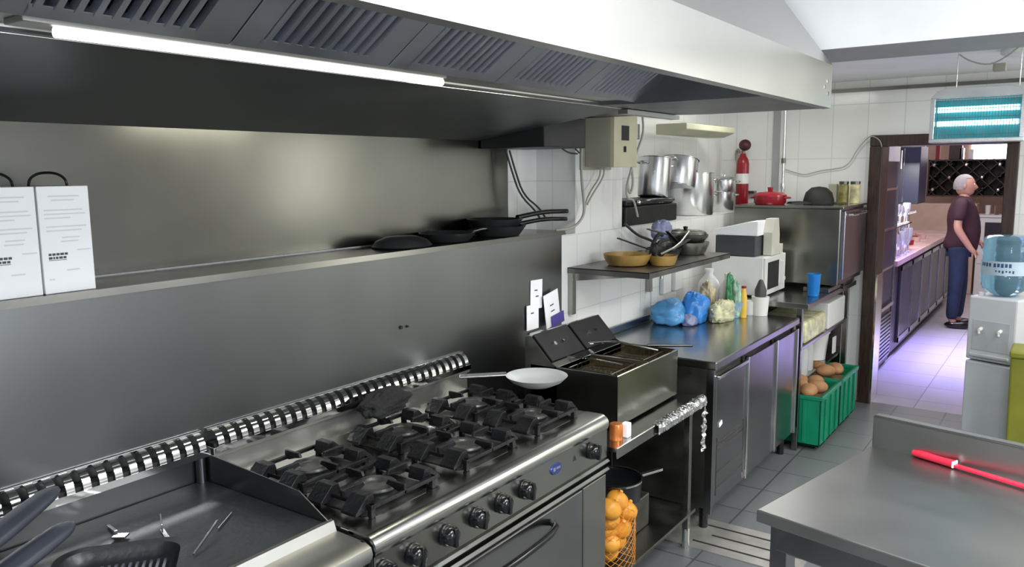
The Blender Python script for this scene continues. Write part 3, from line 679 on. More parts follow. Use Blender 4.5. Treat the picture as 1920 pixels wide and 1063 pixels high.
ledge_pan('frying_pan', (-2.21, 3.00), .132, 1.535, .045, (-2.18, 3.14, 1.580), (-2.14, 3.53, 1.592), 'upper black frying pan near the pier, raised curved handle')
q = MB(); q.lathe([(0, 1.545), (.06, 1.542), (.10, 1.526), (.118, 1.506), (.115, 1.502), (0, 1.502)], (-2.22, 2.38, 0), n=36, sx=.95, sy=1.15); o = q.build('wok_lid', PANBLK, smooth=40); tag(o, 'flat black domed lid at the left end of the pans', 'lid')

# ------------------------------------------------------------------ notices near the fryers
def notice(name, c, w_, h, tilt, lab, m=PAPER, marks=1):
    t = thing(name, lab, 'notice', c)
    q = MB(); q.obox(c, (.003, w_, h), (math.radians(tilt), 0, 0)); q.build('sheet', m, t)
    q = MB()
    for i in range(marks): q.obox(Vector(c)+Vector((.002, .01*i-.005, .02-.03*i)), (.0008, w_*.25, .006), (math.radians(tilt), 0, 0))
    q.build('printing', PAPERK, t)
    return t
notice('notice', (-2.10, 3.18, 1.21), .10, .14, -2, 'tall white notice with a small emblem high on the splashback', marks=2)
notice('notice', (-2.095, 3.14, 1.105), .10, .12, 0, 'small square white notice lowest on the splashback')
notice('notice', (-2.08, 3.29, 1.125), .13, .17, 10, 'tilted white booklet above the fryers', marks=3)
q = MB(); q.obox((-2.07, 3.33, 1.07), (.004, .11, .055), (math.radians(8), 0, 0)); tag(q.build('leaflet', PURPLE), 'purple printed leaflet below the tilted white booklet', 'leaflet')
bx('wall_box', (-2.102, 3.12, .95), (-2.05, 3.22, 1.03), WHPL, None, .004); tag(bpy.data.objects['wall_box'], 'white wall box behind the left fryer under the notices', 'box')
# ------------------------------------------------------------------ fridge counter
fc = thing('fridge_counter', 'low stainless three door fridge counter beside the fryers', 'counter', (-1.72, 4.35, 0))
CY0, CY1, CXF = 3.64, 5.04, -1.375
bx('body', (-2.115, CY0+.01, .12), (CXF-.04, CY1, .835), S_DARK, fc, .004)
q = MB(); q.box((-2.115, CY0, .835), (CXF+.01, CY1+.01, .876)); q.box((-2.115, CY0, .876), (-2.095, CY1, .92)); q.build('worktop', S_TOP, fc, .006)
for x in (-2.0, CXF-.06):
    for y in (CY0+.06, CY1-.06): q = MB(); q.cyl((x, y, 0), (x, y, .12), .022); q.build('foot', BLKPL, fc, smooth=30)
bx('front_post', (CXF-.04, CY0, .10), (CXF, CY0+.03, .835), S_DOOR, fc)
ds = [(CY0+.035, CY0+.47), (CY0+.60-.07, CY0+.97), (CY0+1.03, CY1-.02)]
for i, (a, b) in enumerate(ds):
    d = bx('door', (CXF-.04, a, .135), (CXF, b, .80 if i else .79), S_DOOR, fc, .004)
    bx('handle', (CXF-.002, b-.0, .135), (CXF+.012, b+.018, .81), CHROME, d, .002, 'bright vertical edge handle')
    bx('gap', (CXF-.042, b+.018, .13), (CXF-.03, b+.055, .83), BLKMT, d, 0)
    if i == 0:
        bx('top_rail', (CXF, a, .782), (CXF+.016, b, .80), CHROME, d, .003)
        q = MB()
        for z in (.46, .44, .42, .22): q.box((CXF, a+.03, z), (CXF+.003, b-.03, z+.004))
        q.box((CXF-.001, a+.02, .18), (CXF+.002, a+.026, .48)); q.box((CXF-.001, b-.026, .18), (CXF+.002, b-.02, .48)); q.box((CXF, a+.03, .30), (CXF+.003, b-.03, .306)); q.build('vent_grille', S_DARK, d)
        q = MB(); q.obox((CXF+.003, a+.06, .545), (.003, .04, .022), (math.radians(14), 0, 0)); q.build('sticker', PAPER, d)

# drain channel in the floor
dg = thing('floor_drain', 'pale steel slotted drain cover set in the floor', 'drain', (-1.3, 3.63, 0))
bx('cover', (-1.72, 3.455, .0), (-.9, 3.80, .004), mat('drain_cover_steel', (.45, .44, .41), .4, .6, var=.12), dg, 0)
q = MB()
for i in range(3):
    y = 3.52+i*.10; x0 = -1.42+.06*(i % 2)
    q.box((x0, y, .0042), (-.93, y+.014, .0048))
q.build('slot', BLKMT, dg)

# ------------------------------------------------------------------ wall shelf and what it carries
ws = thing('wall_shelf', 'greasy dark steel wall shelf on brackets above the counter', 'shelf', (-1.93, 4.0, 1.2))
WX, WZ = -1.66, 1.306
q = MB(); q.box((-2.118, 3.50, WZ-.005), (WX, 4.60, WZ)); q.box((WX-.004, 3.50, WZ-.03), (WX, 4.60, WZ)); q.box((-2.118, 3.50, WZ-.03), (WX, 3.504, WZ)); q.build('board', S_DARK, ws, .001)
for y in (3.505, 4.42):
    bx('bracket', (-2.118, y, 1.06), (-2.09, y+.035, WZ-.005), S_RANGE, ws)
    q = MB(); q.prism([(-2.09, WZ-.07), (-2.09, WZ-.006), (WX+.02-.04, WZ-.006), (WX-.02, WZ-.02)], 'y', y+.014, y+.018); q.build('bracket_arm', S_RANGE, ws)
q = MB(); q.cyl((WX-.01, 3.66, WZ-.045), (WX-.01, 3.66, WZ-.03), .008, n=10); q.build('bolt', CHROME, ws)
def pan(name, c, r, h, m, lab, hdir=None, hl=.2, hm=None, tilt=0, group=None, thick=.004, inner=None):
    t = thing(name, lab, 'pan', (c[0], c[1], c[2]), group)
    M = Matrix.Rotation(tilt, 3, 'Y'); cc = Vector(c)
    q = MB(); q.lathe([(0, 0), (r*.8, 0), (r*.96, h*.6), (r, h), (r-thick, h), (r*.93, h*.6), (r*.78, thick), (0, thick)], cc, n=32, M=M); q.build('pan_body', m, t, smooth=45)
    if hdir:
        d = Vector(hdir).normalized(); q = MB(); a = cc+M @ Vector((d.x*r*.97, d.y*r*.97, h*.85)); q.bar(a, a+d*hl, .022, .007); q.build('handle', hm or m, t, .002)
    return t
pan('frying_pan', (-1.90, 3.74, 1.312), .125, .055, WOODL, 'brown stained pan at the left end of the wall shelf')
pan('frying_pan', (-1.84, 3.98, 1.309), .115, .05, PANBLK, 'black pan in the middle of the wall shelf under tongs', (.2, 1, .3), .2)
pan('frying_pan', (-1.74, 3.83, 1.309), .075, .05, WOODL, 'small tan pan at the front of the wall shelf')
pan('frying_pan', (-1.90, 4.19, 1.309), .10, .05, PANBLK, 'black skillet between the tan pans and the steel saucepan', (-.4, -1, .35), .26)
pan('saucepan', (-1.86, 4.42, 1.309), .13, .07, S_RANGE, 'steel saucepan at the right end of the wall shelf', (.1, -1, .40), .26, S_RANGE)
pan('frying_pan', (-1.86, 4.42, 1.382), .125, .04, S_DARK, 'dark skillet stacked on the steel saucepan', (-.1, -1, .2), .32)
t = thing('pot_lid', 'grey domed lid with black knob on the shelf stack', 'lid', (-1.86, 4.42, 1.424))
q = MB(); q.lathe([(.115, 1.424), (.11, 1.436), (.08, 1.447), (0, 1.452)], (-1.86, 4.42, 0)); q.lathe([(.115, 1.424), (0, 1.4235)], (-1.86, 4.42, 0)); q.build('dome', S_FRY, t, smooth=40)
q = MB(); q.lathe([(0, 1.450), (.010, 1.450), (.015, 1.468), (0, 1.472)], (-1.86, 4.40, 0), n=14); q.build('knob', BLKPL, t, smooth=50)
q = MB(); q.tube([(-1.80, 3.80, 1.335), (-1.81, 3.84, 1.40), (-1.80, 3.90, 1.465), (-1.79, 3.93, 1.455)], .011, 8, 1); q.tube([(-1.77, 3.80, 1.345), (-1.79, 3.86, 1.42), (-1.77, 3.96, 1.43)], .009, 8, 1); q.ball((-1.79, 3.83, 1.385), .024, 8, (1, 1.1, 1.3), .15)
o = q.build('serving_tongs', BLKMT, smooth=50); tag(o, 'black handled tongs standing upright in the shelf pans', 'tongs')
q = MB(); q.tube([(-1.76, 3.84, 1.36), (-1.74, 4.02, 1.39), (-1.78, 4.26, 1.45)], .007, 8, 1); o = q.build('ladle', S_RANGE); tag(o, 'long steel ladle resting across the pans on the shelf', 'ladle')
tag(crumple('film_bag', (-1.97, 4.30, 1.40), (.09, .13, .11), VIOLBAG, 9, .2, .25), 'crumpled violet tinted plastic bag behind the shelf pans', 'bag')
bx('board_panel', (-2.115, 4.62, 1.307), (-2.09, 4.86, 1.42), S_FRY, None, .002); tag(bpy.data.objects['board_panel'], 'small grey steel sheet standing at the right end of the shelf', 'sheet')

# sockets and switch plates below the shelf
for i, (y, l) in enumerate(((4.62, 'white socket cover left of two below the wall shelf'), (4.80, 'taller white socket cover right of two below the wall shelf'))):
    o = bx('wall_socket', (-2.118, y, 1.02), (-2.09, y+.12, 1.22), WHPL, None, .004); tag(o, l, 'socket')

# ------------------------------------------------------------------ electrics on the pier
eb = thing('control_box', 'cream and grey electrical control box high on the tiled pier', 'control box', (-2.0, 3.85, 1.82))
bx('back_plate', (-2.119, 3.62, 1.80), (-2.11, 3.95, 2.10), GREYBX, eb)
bx('box_body', (-2.11, 3.66, 1.815), (-1.965, 3.915, 2.08), GREYBX, eb, .004)
q = MB(); q.box((-1.965, 3.66, 1.813), (-1.94, 3.92, 2.085)); fcx = q.build('cream_front', CREAM, eb, .003)
q = MB(); q.box((-1.94, 3.74, 1.95), (-1.937, 3.82, 2.025)); q.build('window', BLKMT, fcx, label='small dark window')
q = MB(); q.box((-1.94, 3.765, 1.89), (-1.935, 3.785, 1.92)); q.build('switch', BLKPL, fcx)
bx('side_clip', (-1.965, 3.92, 1.96), (-1.94, 3.95, 2.04), S_FRY, eb)
def cable(name, pts, r, m, lab, sm=2):
    q = MB(); q.tube(pts, r, 7, sm); o = q.build(name, m, smooth=60); tag(o, lab, 'cable'); return o
cable('black_cable', [(-2.10, 3.50, 2.0), (-2.06, 3.40, 1.95), (-2.05, 3.47, 1.90), (-2.05, 3.50, 1.885)], .004, CABLEK, 'black cable sagging from the duct box to the pier, upper one')
cable('black_cable', [(-2.08, 3.10, 2.0), (-2.05, 3.28, 1.93), (-2.05, 3.38, 1.885), (-2.05, 3.48, 1.88)], .004, CABLEK, 'black cable sagging from the duct box to the pier, lower one')
cable('grey_conduit', [(-2.06, 3.55, 1.95), (-2.06, 3.535, 1.88), (-2.06, 3.54, 1.75), (-2.06, 3.57, 1.62), (-2.06, 3.56, 1.56), (-2.08, 3.50, 1.51), (-2.14, 3.42, 1.50)], .007, CABLEG, 'thick grey cable running down the left edge of the pier')
cable('grey_cable', [(-2.06, 3.74, 1.81), (-2.06, 3.73, 1.76), (-2.06, 3.63, 1.69), (-2.06, 3.585, 1.64), (-2.06, 3.57, 1.58)], .005, CABLEG, 'left of two grey cables curving from the control box')
cable('grey_cable', [(-2.06, 3.78, 1.81), (-2.06, 3.77, 1.76), (-2.06, 3.66, 1.68), (-2.06, 3.60, 1.625)], .005, CABLEG, 'right of two grey cables curving from the control box')
cable('black_cable', [(-2.30, 3.22, 1.90), (-2.28, 3.24, 1.80), (-2.26, 3.28, 1.68), (-2.22, 3.36, 1.60), (-2.20, 3.38, 1.55)], .005, CABLEK, 'black cable hanging behind the ledge pans, left one')
cable('black_cable', [(-2.30, 3.25, 1.90), (-2.28, 3.27, 1.80), (-2.26, 3.31, 1.68), (-2.22, 3.40, 1.61), (-2.20, 3.42, 1.56)], .005, CABLEK, 'black cable hanging behind the ledge pans, right one')
cable('white_cable', [(-2.0, 4.10, 2.10), (-1.99, 4.10, 2.0), (-2.0, 4.04, 1.90), (-2.0, 3.97, 1.80), (-2.0, 3.91, 1.70), (-2.0, 3.93, 1.64), (-2.0, 4.0, 1.64), (-2.0, 4.03, 1.60), (-2.0, 4.06, 1.54)], .006, CABLEG, 'pale hose looping down past the control box')
cable('white_cable', [(-2.0, 3.93, 1.95), (-2.0, 3.98, 1.80), (-2.0, 4.0, 1.72), (-2.0, 3.96, 1.66), (-2.0, 3.93, 1.72)], .007, CABLEG, 'short grey looped cable beside the control box')
cable('black_cable', [(-2.06, 4.02, 1.50), (-2.03, 4.12, 1.43), (-2.0, 4.22, 1.40), (-1.98, 4.3, 1.36)], .008, CABLEK, 'thick black cable dropping from the pot ledge to the shelf')
cable('grey_cable', [(-2.06, 4.36, 1.25), (-2.06, 4.37, 1.12), (-2.06, 4.375, .90)], .003, CABLEG, 'thin cable running down the tiles to the counter')

# ------------------------------------------------------------------ pots on the tiled ledge
ZL = 1.476
def pot(name, c, r, h, m, lab, cat='pot', tilt=(0, 0), handles=True, ha=0.0, group=None, rimr=.006, closed=False):
    t = thing(name, lab, cat, c, group)
    M = Matrix.Rotation(tilt[0], 3, 'X') @ Matrix.Rotation(tilt[1], 3, 'Y'); cc = Vector(c)
    q = MB(); q.lathe([(0, 0), (r*.96, 0), (r, .008), (r, h-.006), (r+rimr, h-.003), (r+rimr, h), (r-.004, h), (r-.004, .01), (0, .008)], cc, n=36, M=M); q.build('pot_body', m, t, smooth=40)
    if handles:
        for s in (0, PI):
            a = ha+s; e = Vector((math.cos(a), math.sin(a), 0)); f = Vector((-e.y, e.x, 0)); q = MB()
            q.tube([cc+M @ (e*r+f*.035+Vector((0, 0, h*.82))), cc+M @ (e*(r+.04)+f*.035+Vector((0, 0, h*.84))), cc+M @ (e*(r+.04)-f*.035+Vector((0, 0, h*.84))), cc+M @ (e*r-f*.035+Vector((0, 0, h*.82)))], .006, 8, 1); q.build('handle', m, t, smooth=60)
    return t
pot('stockpot', (-2.272, 5.46, ZL), .158, .30, ALU, 'large aluminium stockpot in the middle of the tiled ledge', 'stockpot', ha=.9)
pot('stockpot', (-2.30, 5.27, ZL+.20), .128, .20, ALU, 'tilted aluminium pot nested in the top of the stockpot', 'pot', tilt=(math.radians(-15), math.radians(0)), handles=True, ha=1.57)
pot('stockpot', (-2.22, 4.72, ZL+.15), .10, .25, ALU, 'tall aluminium pot behind the hose on the ledge', 'pot', tilt=(math.radians(-8), 0), ha=1.2)
pot('saucepan', (-2.23, 5.98, ZL), .085, .15, ALU, 'small aluminium pot at the right of the stockpot, lower', 'pot', ha=.9)
pot('saucepan', (-2.23, 5.98, ZL+.151), .095, .09, ALU, 'small aluminium pot stacked on top of another', 'pot', ha=.9)
t = thing('pot_lid', 'steel lid resting on the small stacked pots', 'lid', (-2.23, 5.96, ZL+.243))
q = MB(); q.lathe([(.10, ZL+.243), (.095, ZL+.25), (.05, ZL+.265), (0, ZL+.268)], (-2.23, 5.98, 0)); q.lathe([(.10, ZL+.243), (0, ZL+.2425)], (-2.23, 5.98, 0)); q.build('dome', ALU, t, smooth=50)
q = MB(); q.tube([(-2.23, 5.96, ZL+.268), (-2.23, 5.96, ZL+.29), (-2.23, 6.00, ZL+.29), (-2.23, 6.00, ZL+.268)], .005, 8, 1); q.build('knob', CHROME, t)
t = thing('contact_grill', 'dark contact grill with chrome knobs on the left of the ledge', 'grill', (-2.2, 4.4, ZL))
bx('base', (-2.40, 4.13, ZL), (-2.11, 4.85, ZL+.11), IRON, t, .01)
bx('back_panel', (-2.435, 4.11, ZL), (-2.42, 4.50, ZL+.32), IRON, t, .004)
bx('lid', (-2.34, 4.15, ZL+.112), (-2.12, 4.82, ZL+.148), IRON, t, .012)
q = MB(); q.tube([(-2.10, 4.20, ZL+.13), (-2.06, 4.24, ZL+.14), (-2.06, 4.68, ZL+.14), (-2.10, 4.72, ZL+.13)], .012, 8, 1); q.build('handle', BLKPL, t, smooth=60)
for y in (4.22, 4.50, 4.54): q = MB(); q.ball((-2.075, y, ZL+.135), .013, 8); q.build('knob', CHROME, t, smooth=60)
# extinguisher
t = thing('fire_extinguisher', 'red fire extinguisher standing in the corner of the end wall', 'fire extinguisher', (-2.22, 6.36, 1.476))
q = MB(); q.lathe([(0, 1.50), (.045, 1.50), (.05, 1.515), (.05, 1.84), (.042, 1.875), (.028, 1.895), (.02, 1.92), (0, 1.92)], (-2.22, 6.38, 0)); q.build('cylinder', RED, t, smooth=45)
q = MB(); q.ball((-2.20, 6.36, 1.985), .048, 12, (1, 1, .95)); q.build('valve_cover', mat('dark_red_cap', (.06, .01, .015), .5, var=.1), t, smooth=60)
q = MB(); q.lathe([(.0515, 1.68), (.0515, 1.76)], (-2.22, 6.38, 0)); q.build('label_band', WHPL, t, smooth=60)
q = MB(); q.cyl((-2.22, 6.38, 1.90), (-2.22, 6.38, 1.96), .014); q.build('neck', S_DARK, t)
bx('bracket', (-2.30, 6.44, 1.60), (-2.14, 6.50, 1.62), S_DARK, t)
q = MB(); q.tube([(-2.27, 6.45, 1.93), (-2.30, 6.46, 1.96), (-2.31, 6.47, 1.9), (-2.30, 6.47, 1.86)], .012, 8, 1); o = q.build('hook', GREYBX); tag(o, 'grey green wall bracket left of the extinguisher', 'bracket')

# ------------------------------------------------------------------ shelf unit at the far end with oven and microwave
su = thing('shelving_unit', 'steel worktop unit with open shelves beside the doorway', 'shelving unit', (-1.7, 5.75, 0))
SY0, SY1, SXF = 5.075, 6.38, -1.36
bx('worktop', (-2.10, SY0, .925), (SXF+.04, SY1, .96), S_TOP, su, .004)
bx('shelf', (-2.05, SY0+.02, .655), (SXF, SY1-.02, .675), S_RANGE, su)
bx('shelf', (-2.05, SY0+.02, .375), (-1.42, SY1-.02, .39), S_RANGE, su)
for x in (-2.03, SXF-.02):
    for y in (SY0+.03, SY1-.03): bx('post', (x-.018, y-.018, 0), (x+.018, y+.018, .925), S_RANGE, su)
bx('end_panel', (-2.05, SY1-.012, .0), (SXF-.05, SY1-.006, .92), S_FRY, su)
# items on the shelves
o = bx('storage_tub', (-1.66, 5.78, .676), (SXF-.005, 6.25, .86), WHPL, None, .01); tag(o, 'wide white plastic tub on the upper open shelf', 'tub')
o = bx('storage_tub', (-1.70, 5.20, .676), (SXF-.005, 5.72, .82), YELPK, None, .02); tag(o, 'cream bundle of packets on the left of the upper shelf', 'bundle')
t = thing('storage_tub', 'white plastic pail on the lower open shelf', 'tub', (-1.5, 6.1, .39))
q = MB(); q.lathe([(0, .392), (.09, .392), (.11, .59), (.118, .59), (.118, .61), (0, .61)], (-1.54, 6.08, 0)); q.build('pail', WHPL, t, smooth=40)
q = MB(); q.box((-1.395, 6.04, .45), (-1.385, 6.12, .57)); q.build('handle', WHPL, t, .002)
def bottle(c, r, h, m, lab, capm=WHPL, grp=None, nm_='bottle', nk=.35):
    t = thing(nm_, lab, 'bottle', c, grp)
    q = MB(); q.lathe([(0, 0), (r*.92, 0), (r, .01), (r, h*.62), (r*.85, h*.72), (r*nk, h*.86), (r*nk, h*.93), (0, h*.93)], c, n=20); q.build('bottle_body', m, t, smooth=45)
    q = MB(); q.lathe([(0, h*.93), (r*nk*1.15, h*.93), (r*nk*1.15, h), (0, h)], c, n=16); q.build('cap', capm, t, smooth=45)
    return t
bl = ['clear water bottle at the front left of the lower shelf', 'clear water bottle second on the lower shelf', 'clear water bottle third on the lower shelf', 'clear water bottle behind the front row', 'clear bottle nearest the white pail']
for i, (x, y) in enumerate(((-1.48, 5.24), (-1.49, 5.38), (-1.48, 5.53), (-1.62, 5.32), (-1.49, 5.70))):
    bottle((x, y, .391), .052, .265, WHPLT, bl[i], grp='bottles on the lower shelf')
# green crates with vegetables
def crate(y0, y1, lab):
    t = thing('plastic_crate', lab, 'crate', (-1.35, (y0+y1)/2, 0), 'green crates on the floor')
    x0, x1, h = -1.60, -1.235, .36
    q = MB()
    for z0, z1, g in ((.03, .05, 0), (.32, .36, -.012)):
        pass
    def wallp(a, b): q.box(a, b)
    wallp((x0, y0, .03), (x1, y1, .045))
    for (a, b) in (((x0, y0), (x1, y0+.012)), ((x0, y1-.012), (x1, y1)), ((x0, y0), (x0+.012, y1)), ((x1-.012, y0), (x1, y1))): wallp((a[0], a[1], .03), (b[0], b[1], h))
    q.build('crate_body', GREENC, t, .004)
    q = MB()
    for (a, b) in (((x0-.01, y0-.01), (x1+.01, y0+.014)), ((x0-.01, y1-.014), (x1+.01, y1+.01)), ((x0-.01, y0), (x0+.014, y1)), ((x1-.014, y0), (x1+.012, y1))): q.box((a[0], a[1], h-.025), (b[0], b[1], h))
    for y in (y0+.10, (y0+y1)/2, y1-.10): q.box((x1, y-.012, .05), (x1+.012, y+.012, h-.03))
    for x in (x0+.1, x1-.1): q.box((x-.012, y0-.008, .05), (x+.012, y0, h-.03))
    q.build('rim', GREENC, t, .003)
    for x in (x0+.05, x1-.05):
        for y in (y0+.06, y1-.06): q = MB(); q.cyl((x, y-.012, .015), (x, y+.012, .015), .015, n=12); q.build('castor', BLKPL, t)
crate(5.14, 5.62, 'green plastic crate nearest the fridge counter, full of vegetables')
crate(5.66, 6.14, 'green plastic crate nearer the doorway')
vg = [(-1.33, 5.2, .335), (-1.42, 5.3, .34), (-1.31, 5.33, .33), (-1.35, 5.44, .335), (-1.45, 5.42, .33), (-1.37, 5.78, .335), (-1.33, 5.9, .33), (-1.44, 5.86, .335), (-1.45, 5.18, .33)]
vl = ['front left corner of the near crate', 'middle back of the near crate', 'front middle of the near crate', 'front right of the near crate', 'back right of the near crate', 'front of the far crate', 'front right of the far crate', 'back of the far crate', 'back left corner of the near crate']
v0 = None
for i, c in enumerate(vg):
    if v0 is None: q = MB(); q.ball((0, 0, 0), .055, 12, (1, 1.25, .8), .03); v0 = q.build('potato', POTATO, smooth=60); o = v0
    else: o = v0.copy(); COL.objects.link(o)
    place(o, c, rz=i*1.1); tag(o, 'brown potato at the '+vl[i], 'potato', 'potatoes in the green crates')
o = MB(); o.box((-1.56, 5.18, .05), (-1.27, 5.58, .29)); o = o.build('produce', POTATO, bevel=.03); tag(o, 'heap of produce filling the near crate below the top layer', 'vegetables', kind='stuff')
o = MB(); o.box((-1.56, 5.70, .05), (-1.27, 6.10, .29)); o = o.build('produce', POTATO, bevel=.03); tag(o, 'heap of produce filling the far crate below the top layer', 'vegetables', kind='stuff')

ov = thing('steel_oven', 'large stainless countertop oven beside the doorway', 'oven', (-1.65, 6.05, .96))
bx('cabinet', (-2.04, 5.70, 1.0), (-1.30, 6.40, 1.525), S_FRY, ov, .006)
bx('top_overhang', (-2.04, 5.69, 1.525), (-1.28, 6.41, 1.54), S_RANGE, ov, .003)
d = bx('door', (-1.30, 5.73, 1.04), (-1.275, 6.37, 1.51), BLUESTEEL, ov, .004)
q = MB(); q.tube([(-1.275, 5.80, 1.48), (-1.24, 5.82, 1.48), (-1.24, 6.30, 1.48), (-1.275, 6.32, 1.48)], .008, 8, 1); q.build('handle', CHROME, d)
for y in (5.78, 6.3): q = MB(); q.cyl((-1.36, y, .96), (-1.36, y, 1.0), .02, n=14); q.build('foot', BLKPL, ov)
for y in (5.78, 6.3): q = MB(); q.cyl((-1.95, y, .96), (-1.95, y, 1.0), .02, n=14); q.build('foot', BLKPL, ov)
bx('crumb_tray', (-1.50, 5.60, .962), (-1.33, 6.35, .99), S_TOP, ov)
q = MB(); q.cyl((-1.30, 5.80, .985), (-1.28, 5.80, .985), .018, n=14); q.build('knob', BLKPL, ov)

mw = thing('microwave', 'white microwave on the steel worktop with another box on top', 'microwave', (-1.75, 5.4, .96))
bx('casing', (-1.99, 5.16, .972), (-1.64, 5.60, 1.225), WHPL, mw, .006)
q = MB(); q.box((-1.64, 5.165, .975), (-1.625, 5.595, 1.222)); f = q.build('front', WHPL, mw, .004)
bx('door_window', (-1.625, 5.21, 1.01), (-1.621, 5.44, 1.19), BLKMT, f, .002)
bx('handle', (-1.625, 5.475, 1.02), (-1.60, 5.49, 1.18), WHPL, f, .003)
q = MB(); q.cyl((-1.625, 5.55, 1.05), (-1.612, 5.55, 1.05), .014, n=16); q.build('dial', WHPL, f)
for x in (-1.95, -1.68):
    for y in (5.2, 5.56): q = MB(); q.cyl((x, y, .96), (x, y, .973), .012, n=10); q.build('foot', BLKPL, mw)
o = bx('black_tray', (-1.97, 5.17, 1.228), (-1.70, 5.38, 1.36), mat('dark_grey_box', (.05, .055, .06), .5, var=.1), None, .004); tag(o, 'dark grey box on top of the microwave', 'box')
q = MB(); q.prism([(-1.99, 1.362), (-1.69, 1.362), (-1.69, 1.46), (-1.75, 1.455), (-1.98, 1.40)], 'y', 5.18, 5.36); o = q.build('paper_parcel', PAPER, bevel=.004); tag(o, 'pale slanted carton with pink print on the dark grey box', 'carton')
q = MB(); q.prism([(5.30, 1.228), (5.46, 1.228), (5.46, 1.36), (5.43, 1.47), (5.34, 1.47), (5.30, 1.38)], 'x', -1.69, -1.63); o = q.build('card_box', mat('cream_card', (.62, .61, .52), .7, var=.04), bevel=.003); tag(o, 'cream card box standing on the front of the microwave', 'box')
o = bx('card_box', (-1.68, 5.47, 1.228), (-1.63, 5.54, 1.29), bpy.data.materials['cream_card'], None, .003); tag(o, 'small cream card box at the right front of the microwave top', 'box')
# blue cup
t = thing('cup', 'bright blue plastic cup on the steel worktop', 'cup', (-1.385, 5.43, .96))
q = MB(); q.lathe([(0, .961), (.032, .961), (.036, .97), (.043, 1.11), (.040, 1.11), (.033, .975), (0, .97)], (-1.385, 5.42, 0)); q.build('cup_body', BLUEPL, t, smooth=40)
# things on top of the oven
cs = thing('casserole', 'red enamel casserole with lid on top of the oven', 'casserole', (-1.83, 5.85, 1.54))
q = MB(); q.lathe([(0, 1.541), (.10, 1.541), (.112, 1.555), (.115, 1.60), (.0, 1.60)], (-1.83, 5.86, 0)); q.build('pot_body', RED, cs, smooth=40)
q = MB(); q.lathe([(.118, 1.60), (.116, 1.61), (.085, 1.628), (0, 1.636)], (-1.83, 5.86, 0)); l = q.build('lid', RED, cs, smooth=40)
q = MB(); q.cyl((-1.83, 5.86, 1.634), (-1.83, 5.86, 1.665), .016, .02, n=14); q.build('knob', RED, l)
for s in (-1, 1): q = MB(); q.tube([(-1.83+s*.11, 5.83, 1.59), (-1.83+s*.14, 5.84, 1.59), (-1.83+s*.14, 5.89, 1.59), (-1.83+s*.11, 5.90, 1.59)], .007, 8, 1); q.build('handle', RED, cs)
cp = thing('cap', 'black peaked cap lying on top of the oven', 'cap', (-1.53, 5.95, 1.54))
q = MB(); q.lathe([(.11, 1.542), (.112, 1.57), (.095, 1.625), (.055, 1.66), (0, 1.668)], (-1.53, 6.02, 0), sx=.95, sy=.85); q.build('crown', BLKMT, cp, smooth=60)
q = MB(); q.lathe([(0, 1.565), (.08, 1.560), (.09, 1.545), (0, 1.5425)], (-1.64, 5.93, 0), sy=.75); q.build('peak', BLKMT, cp, smooth=60)
o = bx('tin', (-1.53, 6.28, 1.541), (-1.47, 6.34, 1.68), GREYBX, None, .004); tag(o, 'grey green carton behind the black cap', 'carton')
for i, (x, y, m, l) in enumerate(((-1.42, 6.28, OLIVEJ, 'tall jar with dark lid on the oven, left one'), (-1.34, 6.28, CREAMJ, 'tall jar with dark lid on the oven, right one'))):
    t = thing('jar', l, 'jar', (x, y, 1.54)); q = MB(); q.lathe([(0, 1.541), (.033, 1.541), (.036, 1.55), (.036, 1.665), (.03, 1.68), (0, 1.68)], (x, y, 0), n=20); q.build('jar_body', m, t, smooth=40)
    q = MB(); q.lathe([(0, 1.68), (.034, 1.68), (.034, 1.70), (0, 1.70)], (x, y, 0), n=20); q.build('lid', S_DARK, t, smooth=40)
q = MB(); q.prism([(-1.55, 1.541), (-1.36, 1.541), (-1.37, 1.552), (-1.54, 1.556)], 'y', 6.05, 6.15); o = q.build('folded_cloth', mat('olive_cloth', (.07, .07, .02), .9, var=.2), bevel=.004); tag(o, 'folded olive cloth in front of the jars', 'cloth')

# ------------------------------------------------------------------ clutter on the fridge counter
ZC = .877
def blob(name, c, r, sc, m, lab, cat, jit=.05, seed=1, M=None):
    random.seed(seed); q = MB(); q.ball((c[0], c[1], c[2]+r*sc[2]*.9), r, 14, sc, jit, M)
    zmin = c[2]
    for v in q.bm.verts: v.co.z = max(v.co.z, zmin+.001)
    o = q.build(name, m, smooth=60); s_ = o.modifiers.new('s', 'SUBSURF'); s_.levels = 1; s_.render_levels = 1
    return tag(o, lab, cat)
tag(crumple('plastic_bag', (-1.97, 4.44, ZC), (.20, .22, .15), BLUEBAG, 2), 'pale blue plastic bag of food at the left of the bags', 'bag')
tag(crumple('plastic_bag', (-1.86, 4.56, ZC), (.15, .17, .19), mat('deep_blue_bag_film', (.04, .22, .62), .3, bump=.4, bscale=16, var=.15), 3), 'deep blue plastic bag tied on the counter', 'bag')
tag(crumple('food_packet', (-1.84, 4.44, ZC), (.08, .09, .07), VIOLBAG, 4), 'small white and violet packet in front of the blue bag', 'packet')
tag(crumple('food_packet', (-1.73, 4.68, ZC), (.12, .20, .13), YELPK, 5, .3, .25, 2.2), 'pale yellow packet slumped beside the blue bag', 'packet')
tag(crumple('food_packet', (-1.86, 4.76, ZC), (.09, .14, .23), mat('cream_brown_packet', (.45, .38, .24), .45, var=.35, vscale=14), 6, .3, .25, 3, .4), 'cream and brown packet behind the yellow one', 'packet')
tag(crumple('food_packet', (-1.75, 4.86, ZC+.012), (.05, .07, .25), GREENPK, 7, .3, .25, 3, .3), 'green and white packet standing in the plastic basket', 'packet')
tag(crumple('food_packet', (-1.70, 4.84, ZC+.012), (.04, .06, .22), mat('mint_packet', (.35, .55, .42), .35, var=.35, vscale=20), 8, .3, .25, 3, .8), 'mint coloured packet standing right of the green one', 'packet')
